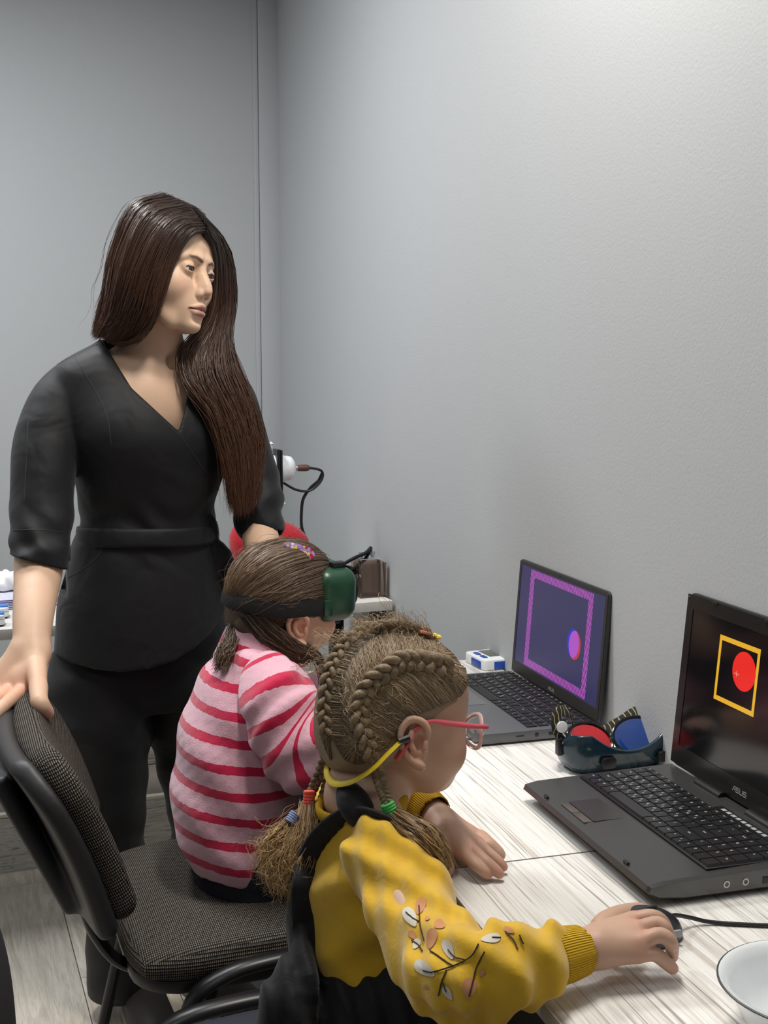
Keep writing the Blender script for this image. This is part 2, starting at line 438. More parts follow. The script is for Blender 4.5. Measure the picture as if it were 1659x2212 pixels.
# ------------------------------------------------------------------ heads and hands
def T4(R, t, s=1.0):
    T = np.eye(4); T[:3, :3] = np.asarray(R) * s; T[:3, 3] = t; return T
def basis(F, U):
    F = V(*F); F /= np.linalg.norm(F); U = V(*U); U -= F * (U @ F); U /= np.linalg.norm(U); return np.stack([F, np.cross(U, F), U], 1)
def xf(T, p): p = np.atleast_2d(np.array(p, float)); return p @ T[:3, :3].T + T[:3, 3]
def inv(T, P): return (P - T[:3, 3]) @ np.linalg.inv(T[:3, :3]).T
EYE = {'adult': (.0745, .0315, 0.0, .0125), 'child': (.0665, .029, 0.0, .0118)}
def ear(s, sy, c, r, k=.004):
    """outer ear on side sy; c centre (x,y,z) in head space, r half height"""
    x, y, z = c; f = r / .030
    Rr = rot('Z', 24 * sy) @ rot('Y', -8)
    def q(a, b, d): return V(x, y * 1.0, z) + Rr @ V(a * f, sy * b * f, d * f)
    s.ell(q(-.002, .000, .001), (.0155 * f, .0052 * f, .026 * f), k, R=Rr)
    helix = [q(.012, .002, .004), q(.013, .004, .014), q(.007, .006, .024), q(-.006, .0075, .0275), q(-.0165, .008, .018), q(-.0185, .008, .002), q(-.014, .006, -.012), q(-.005, .004, -.022), q(.003, .003, -.027)]
    s.chain(helix, [.0032 * f, .0036 * f, .0038 * f, .004 * f, .004 * f, .0038 * f, .0036 * f, .0046 * f, .0052 * f], .0025, n=26)
    s.ell(q(.002, .0052, .0), (.0072 * f, .0062 * f, .0095 * f), .003, R=Rr, op='sub')
    s.chain([q(-.001, .0065, .020), q(-.0125, .0068, .012), q(-.0135, .0065, .0)], .0022 * f, .003, 'sub', n=10)
    s.chain([q(-.006, .0068, .014), q(-.0085, .0068, .002), q(-.004, .006, -.0105)], .0026 * f, .003, n=10)
    s.cap(q(.0095, .004, -.001), q(.0085, .004, -.007), .0032 * f, k=.003)
def head_sdf(kind, vox, T, lo=(-.125, -.10, -.20), hi=(.13, .10, .13), neck=None):
    s = Sdf(lo, hi, vox, T)
    if kind == 'adult':
        s.ell((-.010, 0, .030), (.090, .0735, .083), 0)
        s.ell((.036, 0, .042), (.052, .060, .058), .02)
        s.ell((.038, 0, -.030), (.050, .054, .066), .025)
        for y in (-1, 1):
            s.cap((-.006, y * .048, -.052), (.050, y * .024, -.094), .016, .015, .03)
            s.ell((.052, y * .040, -.030), (.027, .023, .027), .022)          # cheek
            s.cap((.0845, y * .012, .021), (.070, y * .043, .020), .0085, .0085, .014)   # brow
        s.ell((.076, 0, -.098), (.0155, .019, .0145), .018)                  # chin
        s.ell((.068, 0, -.066), (.024, .030, .026), .020)                    # muzzle
        for y in (-1, 1):
            s.ell((.098, y * .030, .000), (.0190, .0170, .0100), .016, op='sub')        # eye hollow
            s.ell((.086, y * .015, -.010), (.008, .006, .014), .010, op='sub')
        s.chain([(.082, 0, .012), (.0885, 0, -.004), (.098, 0, -.020), (.1035, 0, -.034)], [.0050, .0042, .0048, .0068], .009, n=10)
        s.ell((.1035, 0, -.0365), (.0080, .0082, .0070), .004)
        for y in (-1, 1):
            s.ell((.0925, y * .0100, -.0418), (.0092, .0050, .0058), .0040)
            s.cap((.0850, y * .0050, -.010), (.0930, y * .0068, -.036), .0040, .0062, .010)
        for y in (-1, 1):
            s.ell((.0920, y * .0112, -.0432), (.0082, .0050, .0060), .0022)
            s.ell((.0970, y * .0062, -.0492), (.0056, .0034, .0050), .0014, op='sub')
        s.cap((.0915, 0, -.048), (.0905, 0, -.058), .0035, k=.006)
        m = [(.0800, -.0245, -.0700), (.0885, -.014, -.0668), (.0935, -.0045, -.0630), (.0925, 0, -.0640), (.0935, .0045, -.0630), (.0885, .014, -.0668), (.0800, .0245, -.0700)]
        s.chain(m, [.0020, .0035, .0041, .0039, .0041, .0035, .0020], .0040, n=24)
        m2 = [(.0795, -.0220, -.0712), (.0880, -.012, -.0748), (.0905, 0, -.0762), (.0880, .012, -.0748), (.0795, .0220, -.0712)]
        s.chain(m2, [.0020, .0044, .0050, .0044, .0020], .0040, n=20)
        s.chain([(.0828, -.0245, -.0702), (.0922, -.013, -.0698), (.0965, 0, -.0700), (.0922, .013, -.0698), (.0835, .0250, -.0705)], .0009, .0022, 'sub', n=20)
        s.ell((.0915, 0, -.0885), (.007, .016, .0055), .008, op='sub')
        ex, ey, ez, er = EYE['adult']
        for y in (-1, 1):
            s.ell((ex, y * ey, ez), (er + .0022,) * 3, .004)
            Re = rot('Z', y * 14)
            s.ell((ex + .0118, y * (ey - .0004), ez - .0012), (.0090, .0132, .0038), .0012, R=Re @ rot('X', y * 6), op='sub')
            s.ell((ex, y * ey, ez), (er - .0006,) * 3, 0, op='sub')
            ear(s, y, (-.004, y * .0745, -.022), .030)
        s.ell((-.060, 0, -.045), (.040, .045, .030), .02)
    else:
        s.ell((-.008, 0, .030), (.089, .0730, .076), 0)
        s.ell((.030, 0, .036), (.052, .060, .058), .025)
        s.ell((.030, 0, -.022), (.046, .056, .052), .03)
        for y in (-1, 1):
            s.cap((-.004, y * .044, -.040), (.042, y * .020, -.064), .015, .014, .03)
            s.ell((.046, y * .034, -.032), (.028, .026, .026), .022)
            s.ell((.089, y * .028, .0), (.0145, .0155, .009), .013, op='sub')
        s.ell((.062, 0, -.066), (.0130, .017, .0130), .016)
        s.ell((.060, 0, -.048), (.020, .025, .020), .018)
        s.chain([(.074, 0, .004), (.078, 0, -.008), (.086, 0, -.021)], [.006, .0058, .0078], .010, n=8)
        s.ell((.0875, 0, -.023), (.0075, .0085, .0068), .004)
        for y in (-1, 1):
            s.ell((.080, y * .0098, -.0265), (.0075, .0052, .0054), .004)
            s.ell((.0830, y * .0050, -.0315), (.0035, .0024, .0028), .0015, op='sub')
        s.chain([(.0700, -.0185, -.0475), (.0805, -.004, -.0425), (.0795, 0, -.0432), (.0805, .004, -.0425), (.0700, .0185, -.0475)], [.002, .0044, .0042, .0044, .002], .003, n=18)
        s.chain([(.0700, -.0170, -.0488), (.0785, 0, -.0535), (.0700, .0170, -.0488)], [.0022, .0052, .0022], .004, n=14)
        s.chain([(.0735, -.019, -.0480), (.0850, 0, -.0478), (.0735, .019, -.0480)], .0012, .002, 'sub', n=14)
        s.ell((.0790, 0, -.0605), (.006, .013, .0045), .006, op='sub')
        ex, ey, ez, er = EYE['child']
        for y in (-1, 1):
            s.ell((ex, y * ey, ez), (er + .002,) * 3, .004)
            s.ell((ex + .0108, y * (ey - .0004), ez - .001), (.0085, .0125, .0052), .0012, R=rot('Z', y * 12), op='sub')
            s.ell((ex, y * ey, ez), (er - .0006,) * 3, 0, op='sub')
            ear(s, y, (-.012, y * .0765, -.020), .0300)
    return s
def face_colors(P, kind, base, lip, blush, brow=None):
    """vertex colours in head space"""
    C = np.tile(V(*base), (len(P), 1))
    def lay(w, c): nonlocal C; w = np.clip(w, 0, 1)[:, None]; C = C * (1 - w) + V(*c) * w
    if kind == 'adult':
        for y in (-1, 1):
            lay(blob(P, (.07, y * .042, -.036), (.03, .022, .022)) * .30, blush)
            lay(blob(P, (.088, y * .031, -.008), (.014, .018, .008)) * .45, V(*base) * .56)  # eye socket shade painted into the skin colour, here and next line
            lay(blob(P, (.088, y * .031, .004), (.014, .019, .008)) * .55, V(*base) * .52)
        lay(blob(P, (.108, 0, -.040), (.012, .012, .012)) * .30, blush)
        lay(seg_blob(P, [(.083, -.0225, -.0702), (.0905, -.013, -.0668), (.0968, -.004, -.0645), (.0968, .004, -.0645), (.0905, .013, -.0668), (.083, .0225, -.0702)], .0052) * 2.4, lip)
        lay(seg_blob(P, [(.084, -.018, -.0728), (.0915, -.008, -.0760), (.0945, 0, -.0770), (.0915, .008, -.0760), (.084, .018, -.0728)], .0062) * 2.4, lip)
        lay(seg_blob(P, [(.0835, -.0235, -.0705), (.0945, 0, -.0698), (.0835, .0235, -.0705)], .0026) * 1.8, V(*lip) * .35)
        for y in (-1, 1):
            lay(seg_blob(P, [(.0935, y * .011, .0165), (.0895, y * .024, .0215), (.0810, y * .037, .0210), (.0715, y * .047, .0165), (.064, y * .053, .011)], .0046) * 1.5, brow)
            ex, ey, ez, er = EYE['adult']
            lay(seg_blob(P, [(ex + .0085, y * (ey - .0125), ez - .002), (ex + .0128, y * (ey - .003), ez + .0042), (ex + .0100, y * (ey + .008), ez + .0036)], .0020) * 1.6, V(*brow) * .3)
    else:
        for y in (-1, 1):
            lay(blob(P, (.055, y * .045, -.030), (.03, .022, .022)) * .45, blush)
            lay(blob(P, (-.012, y * .080, -.02), (.022, .012, .034)) * .35, blush)
        lay(seg_blob(P, [(.0715, -.017, -.0478), (.081, 0, -.0450), (.0715, .017, -.0478)], .006) * 1.6, lip)
        lay(seg_blob(P, [(.0715, -.015, -.049), (.080, 0, -.0525), (.0715, .015, -.049)], .0062) * 1.6, lip)
        if brow is not None:
            for y in (-1, 1): lay(seg_blob(P, [(.083, y * .012, .016), (.077, y * .028, .020), (.065, y * .042, .017)], .004), brow)
    return C
def eyes(parent, kind, T, look, iris):
    ex, ey, ez, er = EYE[kind]
    m = MAT.get('eye_white') or plain('eye_white', srgb(214, 206, 200), .18); MAT['eye_white'] = m
    for y in (-1, 1):
        c = xf(T, (ex, y * ey, ez))[0]; d = T[:3, :3] @ V(*look); sc = np.linalg.norm(T[:3, 0]); d /= np.linalg.norm(d); r = er * sc
        M = Matrix.Translation(c) @ Vector(d).to_track_quat('Z', 'Y').to_matrix().to_4x4()
        prof = [(r * math.sin(a), r * math.cos(a)) for a in np.linspace(0.0, math.pi, 25)]
        b = MB(); b.lathe(prof, n=28, M=M)
        ia = math.asin(.50)
        rim = [(r * 1.004 * math.sin(a), r * 1.004 * math.cos(a)) for a in np.linspace(.19, ia, 6)]; b.lathe(rim, n=28, M=M, mi=1)
        pup = [(r * 1.006 * math.sin(a), r * 1.006 * math.cos(a)) for a in np.linspace(0.0, .20, 5)]; b.lathe(pup, n=28, M=M, mi=2)
        b.build('eyeball', [m, plain('iris', iris, .1), plain('pupil', (.004, .004, .004), .05)], parent, ang=80)
def finger(s, pts, r0, r1, k=.004, n=12):
    s.chain(pts, list(np.linspace(r0, r1, 4)), k, n=n); return s
def nail(mb, tip, prev, up, w, l):
    """thin nail plate on the last finger joint"""
    a = V(*tip); d = a - V(*prev); d /= np.linalg.norm(d); u = V(*up) - d * (V(*up) @ d); u /= np.linalg.norm(u); b = np.cross(d, u)
    vs = []; fs = []
    for i in range(5):
        for j in range(5):
            x = (i / 4 - .5) * l; y = (j / 4 - .5) * 2; yy = y * w / 2 * (1 - .25 * max(0, (i - 2) / 2) ** 2)
            vs.append(a + d * (x - .001) + b * yy + u * (-.18 * w * y * y))
    for i in range(4):
        for j in range(4): fs.append((i * 5 + j, i * 5 + j + 1, (i + 1) * 5 + j + 1, (i + 1) * 5 + j))
    mb.add(vs, fs)

def hit(bv, px, py, off=.001, fb=None):
    h = bv.ray_cast(Vector(CAM), Vector(ray(px, py)))
    if h[0] is None: return fb
    n = h[1] if h[1].dot(Vector(ray(px, py))) < 0 else -h[1]
    return np.array(h[0] + n * off)
def bvh_w(sd):
    """ray target in world space from a field"""
    p, t, q = sd.arrays(); fs = [tuple(f[::-1]) for f in t] + [tuple(f[::-1]) for f in q]
    return BVHTree.FromPolygons([Vector(v) for v in p], fs)
# ================================================================== the room
def wall_paint(name, col):
    m = NT(name); c = m.coords()
    m.set(color=m.mix(m.noise(c, 1.6, 2), tuple(x * .985 for x in col), tuple(min(1, x * 1.015) for x in col)), rough=.62, spec=.3)
    m.bump(m.noise(c, 190, 3, .6), .35, .0012); return m.m
WALLM = wall_paint('wall_paint', srgb(180, 183, 185))
WX = .874; YB = 4.30; BR = R_(4.4)               # right wall plane, corner, turn of the back wall, floor boards and back table
H = 2.78
def bk(u, v, z=0.0):
    """frame of the back wall: u to the right along it, v out of it into the room (towards the camera), from the corner"""
    return V(WX + u * math.cos(BR) + v * math.sin(BR), YB + u * math.sin(BR) - v * math.cos(BR), z)
def struct(name, mb, mat, ang=40, label=None):
    o = mb.build(name, mat, ang=ang); o['kind'] = 'structure'
    if label: o['label'] = label
    return o
struct('wall_right', MB().box((WX + .05, 1.2, H / 2), (.1, 7.0, H)), WALLM, label='smooth light grey painted wall behind the laptops')
Mb = Matrix.Translation((WX, YB, 0)) @ Matrix.Rotation(BR, 4, 'Z')
struct('wall_back', MB().box((-1.6, .05, H / 2), (3.6, .1, H), M=Mb), WALLM, label='grey painted back wall behind the standing woman')
struct('wall_left', MB().box((-2.45, 1.2, H / 2), (.1, 6.4, H)), WALLM)
struct('wall_front', MB().box((-.8, -1.75, H / 2), (3.5, .1, H)), WALLM)
struct('ceiling', MB().box((-.8, 1.2, H + .05), (3.6, 6.8, .1)), plain('ceiling_white', srgb(225, 226, 226), .8))
# boxed-in corner column of the back wall: two flat strips with a joint between them
tm = MAT['trim'] = wall_paint('trim_paint', srgb(178, 181, 184))
u1 = -(WX - .783); u2 = -(WX - .8005); u3 = -(WX - .8018)
struct('trim_1', MB().box(((u1 + u2) / 2, -.005, H / 2), (u2 - u1 - .0006, .010, H - .002), .0012, M=Mb), tm)
struct('trim_2', MB().box((u3 / 2, -.007, H / 2), (-u3 - .0006, .014, H - .002), .0012, M=Mb), tm)

# ---- floor of laminate planks, laid along the turned direction
fl = struct('floor', MB().box((-.8, 1.2, -.02), (3.6, 7.0, .02)), plain('floor_joint', srgb(95, 90, 84), .8))
def plank_mat(name, a, b, c3):
    m = NT(name); oi = m.n('ObjectInfo').outputs['Random']
    tc = m.n('TexCoord').outputs['Object']
    off = m.n('CombineXYZ', {'X': m.math('MULTIPLY', oi, 37.0), 'Y': m.math('MULTIPLY', oi, 91.0)}).outputs[0]
    v = m.n('VectorMath', {0: tc, 1: off}, operation='ADD').outputs[0]
    v1 = m.n('Mapping', {'Vector': v, 'Scale': (14, 1.3, 1)}).outputs[0]
    n1 = m.noise(v1, 3.2, 6, .62, 1.6)
    v2 = m.n('Mapping', {'Vector': v, 'Scale': (95, 4, 1)}).outputs[0]
    n2 = m.noise(v2, 3, 3, .7, .6)
    base = m.ramp(n1, [(.30, a), (.5, b), (.66, c3)])
    base = m.mix(m.math('MULTIPLY', m.math('GREATER_THAN', n2, .57), .28), base, tuple(x * .62 for x in a))
    tint = m.mix(oi, (.90, .90, .90), (1.06, 1.04, 1.02))
    base = m.n('Mix', {6: base, 7: tint, 0: 1.0}, data_type='RGBA', blend_type='MULTIPLY').outputs[2]
    m.set(color=base, rough=.42, spec=.4); m.bump(n2, .12, .0006); return m.m
PLK = plank_mat('laminate_plank', srgb(178, 169, 155), srgb(202, 194, 181), srgb(218, 211, 200))
FR = R_(4.4)
a0 = PZ(137, 1968, 0); 
Mf = Matrix.Translation((a0[0], a0[1], 0)) @ Matrix.Rotation(FR, 4, 'Z')
PW, PLn = .192, 1.28
plank_me = MB().box((0, 0, -.004), (PW - .0016, PLn - .0016, .008), .0008, 1).mesh('plank')
plank_me.materials.append(PLK)
row0 = {-1: 3.127 - a0[1] + .02, 0: 2.60 - a0[1]}
for i in range(-9, 6):
    y0 = row0.get(i, (i * .437) % PLn)
    for k in range(-3, 3):
        cy = y0 + (k + .5) * PLn
        p = Mf @ Vector(((i + .5) * PW, cy, 0))
        if p.x > WX + .06 or p.x < -1.6 or p.y > 4.5 or p.y < -.6: continue
        o = bpy.data.objects.new('plank', plank_me); COL.objects.link(o); o.parent = fl
        o.location = p; o.rotation_euler = (0, 0, FR)

# ---- white wood laminate
def white_wood(name, dark=1.0, along='Y', sc=1.0, a=(205, 203, 198), rough=.38):
    m = NT(name); tc = m.n('TexCoord').outputs['Object']
    s = (1, .011, 1) if along == 'Y' else (.011, 1, 1)
    v = m.n('Mapping', {'Vector': tc, 'Scale': s}).outputs[0]
    bend = m.n('TexNoise', {'Vector': m.n('Mapping', {'Vector': tc, 'Scale': (4, 1.6, 1) if along == 'Y' else (1.6, 4, 1)}).outputs[0], 'Scale': 1.0, 'Detail': 2}).outputs['Color']
    bend = m.n('VectorMath', {0: bend, 1: (.028, .0, .0) if along == 'Y' else (0, .028, 0)}, operation='MULTIPLY').outputs[0]
    v = m.n('VectorMath', {0: v, 1: bend}, operation='ADD').outputs[0]
    fine = m.noise(v, 620 * sc, 3, .55, .1); mid = m.noise(v, 120 * sc, 4, .6, .3); line = m.noise(v, 330 * sc, 2, .5, .05)
    base = m.ramp(fine, [(.30, srgb(206, 202, 196)), (.45, srgb(228, 226, 221)), (.60, srgb(240, 239, 236))])
    blush = m.ramp(mid, [(.34, srgb(204, 194, 185)), (.41, srgb(238, 234, 230)), (.47, (1, 1, 1))])
    base = m.n('Mix', {6: base, 7: blush, 0: .7}, data_type='RGBA', blend_type='MULTIPLY').outputs[2]
    for fld, lo_, hi_, cc in ((line, .345, .385, (.42, .40, .38)), (fine, .30, .345, (.50, .47, .44))):
        ln = m.ramp(fld, [(lo_, cc), (hi_, (1, 1, 1))])
        base = m.n('Mix', {6: base, 7: ln, 0: .8}, data_type='RGBA', blend_type='MULTIPLY').outputs[2]
    ln = m.ramp(m.math('ABSOLUTE', m.math('SUBTRACT', line, .47)), [(.0, (.62, .59, .56)), (.009, (1, 1, 1))])
    base = m.n('Mix', {6: base, 7: ln, 0: m.ramp(mid, [(.42, (.9, .9, .9)), (.60, (.15, .15, .15))])}, data_type='RGBA', blend_type='MULTIPLY').outputs[2]
    if dark != 1: base = m.n('Mix', {6: base, 7: (dark, dark, dark * .97, 1), 0: 1.0}, data_type='RGBA', blend_type='MULTIPLY').outputs[2]
    m.set(color=base, rough=rough, spec=.4); m.bump(fine, .10, .0005); return m.m
WW = white_wood('white_wood_laminate'); EDGE = plain('laminate_edge', srgb(176, 172, 165), .5, noise=.06, ns=30)
GREYW = white_wood('grey_wood_laminate', .74, 'X', .6, (186, 180, 170), .5)
BLK = plain('black_metal', srgb(20, 20, 22), .35, .3, noise=.1)
BLKP = plain('black_plastic', srgb(22, 22, 24), .42)
DARKW = plain('dark_side_panel', srgb(70, 68, 66), .6, noise=.08, ns=12)

# ---- the desk: two table units standing against the right wall, joint between them
DZ = .75; DXF = .436; SEAM = 1.276
def desk(name, y0, y1, label):
    r = empty(name, ((DXF + WX) / 2, (y0 + y1) / 2, 0), label, 'desk', group='white wood desks along the right wall')
    cx = (DXF + WX) / 2 - .001; cy = (y0 + y1) / 2
    o = MB().box((cx, cy, DZ - .009), (WX - DXF - .004, y1 - y0 - .0016, .018), .0012).build('tabletop', [WW, EDGE], r)
    for p in o.data.polygons:
        if abs(p.normal.z) < .5: p.material_index = 1
    MB().box((DXF + .05 + .009, cy, .38), (.016, y1 - y0 - .10, .62), .001).build('modesty_panel', DARKW, r)
    for yy in (y0 + .03, y1 - .03):
        MB().box((cx + .01, yy, (DZ - .018) / 2), (WX - DXF - .06, .018, DZ - .019), .001).build('side_panel', DARKW, r)
    return r
desk('desk', SEAM + .0005, 2.235, 'far white wood-grain desk carrying the laptop with the purple screen')
desk('desk', -.15, SEAM - .0005, 'near white wood-grain desk carrying the bowl and the mouse')
# ---- low kick board and heating pipes along the back
bl = PZ(-20, 1890, 0); br_ = PZ(372, 1835, 0)
d = V(math.cos(BR), math.sin(BR), 0)
kb0 = PZ(50, 1880, 0)
def kb(u, z, off=0.0): return V(kb0[0] + u * d[0] - off * d[1] * -1, kb0[1] + u * d[1] + off * d[0], z)
Mk = Matrix.Translation((kb0[0], kb0[1], 0)) @ Matrix.Rotation(BR, 4, 'Z')
pl_r = empty('shelf_unit', Mk @ Vector((.0, .1, 0)), 'low grey wood-grain plinth with a white front edge on the floor under the back table', 'shelf')
MB().box((-.1, .009, .075), (1.9, .018, .15), .001, M=Mk).build('front_board', GREYW, pl_r)
MB().box((-.1, .011, .1555), (1.9, .022, .009), .001, M=Mk).build('edge_strip', plain('edge_cream', srgb(222, 216, 202), .5), pl_r)
MB().box((-.1, .34, .145), (1.9, .62, .016), .001, M=Mk).build('shelf_board', plain('brown_laminate', srgb(120, 112, 100), .6, noise=.12, ns=20), pl_r)
MB().box((-.1, .30, .20), (1.9, .016, .09), .001, M=Mk).build('back_board', GREYW, pl_r)
pm_ = plain('pipe_paint', srgb(150, 152, 152), .45)
for k, (vv, zz, rr) in enumerate(((.42, .30, .032), (.50, .38, .034))):
    c = Mk @ Vector((-.1, vv, zz))
    o = MB().tube([Mk @ Vector((-1.1, vv, zz)), Mk @ Vector((.84, vv, zz))], rr, 20).build('heating_pipe', pm_)
    tag(o, ['lower of the two grey heating pipes along the back wall', 'upper of the two grey heating pipes along the back wall'][k], 'pipe', 'grey heating pipes'); origin_to(o, c)

# ---- long back table
TZ = .752
tl = PZ(0, 1371, .735); tr = PZ(848, 1297, TZ)
ang = math.atan2(tr[1] - tl[1], tr[0] - tl[0]); ang = R_(5.0)
Mt = Matrix.Translation((tr[0] - .0, tr[1], 0)) @ Matrix.Rotation(ang, 4, 'Z')
bt = empty('back_table', Mt @ Vector((-.6, .25, 0)), 'long white wood-grain table on black metal legs at the back of the room', 'table')
WW2 = white_wood('white_wood_back', 1.0, 'X')
o = MB().box((-.9, .21, TZ - .0125), (1.8, .42, .025), .0012, M=Mt).build('tabletop', [WW2, plain('striped_edge', srgb(205, 203, 196), .5, noise=.1, ns=90)], bt)
for p in o.data.polygons:
    if abs(p.normal.z) < .5: p.material_index = 1
for (uu, vv) in ((-.03, .03), (-1.72, .03), (-1.72, .38), (-.02, .38)):
    MB().box((uu, vv, (TZ - .025) / 2), (.035, .035, TZ - .026), .002, M=Mt).build('leg', BLK, bt)
MB().box((-.86, .38, .69), (1.66, .03, .05), .002, M=Mt).build('rear_rail', BLK, bt)
# ================================================================== laptops
SIL = plain('logo_silver', srgb(190, 190, 192), .35, .6)
def text_mesh(s, size, ext=.0002, bold=0.0, sx=1.0):
    c = bpy.data.curves.new('t', 'FONT'); c.body = s; c.size = size; c.extrude = ext; c.align_x = 'CENTER'; c.align_y = 'CENTER'; c.offset = bold; c.resolution_u = 2
    o = bpy.data.objects.new('t', c); COL.objects.link(o); dg = bpy.context.evaluated_depsgraph_get()
    me = bpy.data.meshes.new_from_object(o.evaluated_get(dg)); bpy.data.objects.remove(o); bpy.data.curves.remove(c)
    v = [(x.co.x * sx, x.co.y, x.co.z) for x in me.vertices]; f = [tuple(p.vertices) for p in me.polygons]; bpy.data.meshes.remove(me)
    return v, f
_tc = {}
def letters(mb, s, size, M, bold=0.0, sx=1.0, mi=0):
    k = (s, size, bold, sx)
    if k not in _tc: _tc[k] = text_mesh(s, size, .00012, bold, sx)
    v, f = _tc[k]; mb.add([M @ Vector(p) for p in v], f, mi)
def asus(mb, h, M):
    """the five-letter wordmark of slanted strokes, height h"""
    w = h * 1.02; g = h * .16; t = h * .17
    def bar(x0, y0, x1, y1, tt=t):
        dx, dy = x1 - x0, y1 - y0; L = math.hypot(dx, dy); nx, ny = -dy / L * tt / 2, dx / L * tt / 2
        ex, ey = dx / L * tt * .0, dy / L * tt * .0
        mb.prism([(x0 + nx - ex, y0 + ny - ey), (x0 - nx - ex, y0 - ny - ey), (x1 - nx, y1 - ny), (x1 + nx, y1 + ny)], 0, .0004, M)
    x = -2 * w - 1.5 * g
    bar(x, 0, x + w * .52, h); bar(x + w * .36, h * .92, x + w, h * .92); bar(x + w * .92, h, x + w * .92, 0); bar(x + w * .48, h * .42, x + w * .96, h * .42)
    def S(x):
        bar(x + w * .08, h * .92, x + w, h * .92); bar(x + w * .08, h, x + w * .08, h * .46); bar(x, h * .5, x + w, h * .5); bar(x + w * .92, h * .55, x + w * .92, 0); bar(x, h * .08, x + w, h * .08)
    S(x + w + g)
    xu = x + 2 * (w + g); bar(xu + w * .08, h, xu + w * .08, 0); bar(xu, h * .08, xu + w, h * .08); bar(xu + w * .92, h, xu + w * .92, 0)
    S(x + 3 * (w + g))
ROWS = [
    [('Esc', 1), ('F1', 1), ('F2', 1), ('F3', 1), ('F4', 1), ('F5', 1), ('F6', 1), ('F7', 1), ('F8', 1), ('F9', 1), ('F10', 1), ('F11', 1), ('F12', 1), ('Prt', 1), ('Del', 1), ('', 1), ('', 1), ('', 1), ('', .9)],
    [('~', 1), ('1', 1), ('2', 1), ('3', 1), ('4', 1), ('5', 1), ('6', 1), ('7', 1), ('8', 1), ('9', 1), ('0', 1), ('-', 1), ('=', 1), ('<-', 1.9), ('Num', 1), ('/', 1), ('*', 1), ('-', 1)],
    [('Tab', 1.5), ('Q', 1), ('W', 1), ('E', 1), ('R', 1), ('T', 1), ('Y', 1), ('U', 1), ('I', 1), ('O', 1), ('P', 1), ('[', 1), (']', 1), ('\\', 1.4), ('7', 1), ('8', 1), ('9', 1), ('+', 1)],
    [('Caps', 1.75), ('A', 1), ('S', 1), ('D', 1), ('F', 1), ('G', 1), ('H', 1), ('J', 1), ('K', 1), ('L', 1), (';', 1), ("'", 1), ('Enter', 2.15), ('4', 1), ('5', 1), ('6', 1), ('', 1)],
    [('Shift', 2.25), ('Z', 1), ('X', 1), ('C', 1), ('V', 1), ('B', 1), ('N', 1), ('M', 1), (',', 1), ('.', 1), ('/', 1), ('Shift', 2.65), ('1', 1), ('2', 1), ('3', 1), ('En', 1)],
    [('Ctrl', 1.25), ('Fn', 1), ('#', 1), ('Alt', 1.25), ('', 5.5), ('Alt', 1.0), ('=', 1), ('Ctrl', 1.2), ('<', .9), ('v', .9), ('>', .9), ('0', 1.0), ('.', 1), ('', 1)],
]
def keyboard(root, x0, y0, wid, dep, z, kh, gap, keymat, legmat, tilt=0.0):
    """keys as parts; x0,y0 = left front corner of the key field in the laptop's frame (x right, y away)"""
    leg = MB(); cache = {}
    nr = len(ROWS); rh = [.62] + [1] * (nr - 1); th = sum(rh); yy = y0 + dep
    for r, row in enumerate(ROWS):
        h = rh[r] / th * dep; yy -= h; tw = sum(k[1] for k in row); x = x0
        for (s, kw) in row:
            wk = kw / tw * wid
            key = (round(wk, 5), round(h, 5))
            if key not in cache:
                b = MB(); zx, zy = (wk - gap) / 2, (h - gap) / 2; q = .0009 if kh > .0025 else .0003
                b.add([(-zx, -zy, 0), (zx, -zy, 0), (zx, zy, 0), (-zx, zy, 0), (-zx + q, -zy + q, kh), (zx - q, -zy + q, kh), (zx - q, zy - q * .6, kh), (-zx + q, zy - q * .6, kh)],
                      [(0, 1, 5, 4), (1, 2, 6, 5), (2, 3, 7, 6), (3, 0, 4, 7), (4, 5, 6, 7)])
                me = b.mesh('key', 20); me.materials.append(keymat); cache[key] = me
            o = bpy.data.objects.new('key', cache[key]); COL.objects.link(o); o.parent = root
            o.location = (x + wk / 2, yy + h / 2, z)
            if s:
                sz = min(.0052, h * .42) * (1.0 if len(s) == 1 else .62)
                letters(leg, s, sz, Matrix.Translation((x + wk * (.33 if len(s) == 1 else .5), yy + h * .64, z + kh + .0001)))
                if len(s) == 1 and s.isalpha(): letters(leg, {'Q': 'Й', 'W': 'Ц', 'E': 'У', 'R': 'К', 'T': 'Е', 'Y': 'Н', 'U': 'Г', 'I': 'Ш', 'O': 'Щ', 'P': 'З', 'A': 'Ф', 'S': 'Ы', 'D': 'В', 'F': 'А', 'G': 'П', 'H': 'Р', 'J': 'О', 'K': 'Л', 'L': 'Д', 'Z': 'Я', 'X': 'Ч', 'C': 'С', 'V': 'М', 'B': 'И', 'N': 'Т', 'M': 'Ь'}.get(s, s),
                                                        sz * .8, Matrix.Translation((x + wk * .66, yy + h * .36, z + kh + .0001)))
            x += wk
    o = leg.build('key_legends', legmat, root, world=False); o['kind'] = 'stuff'

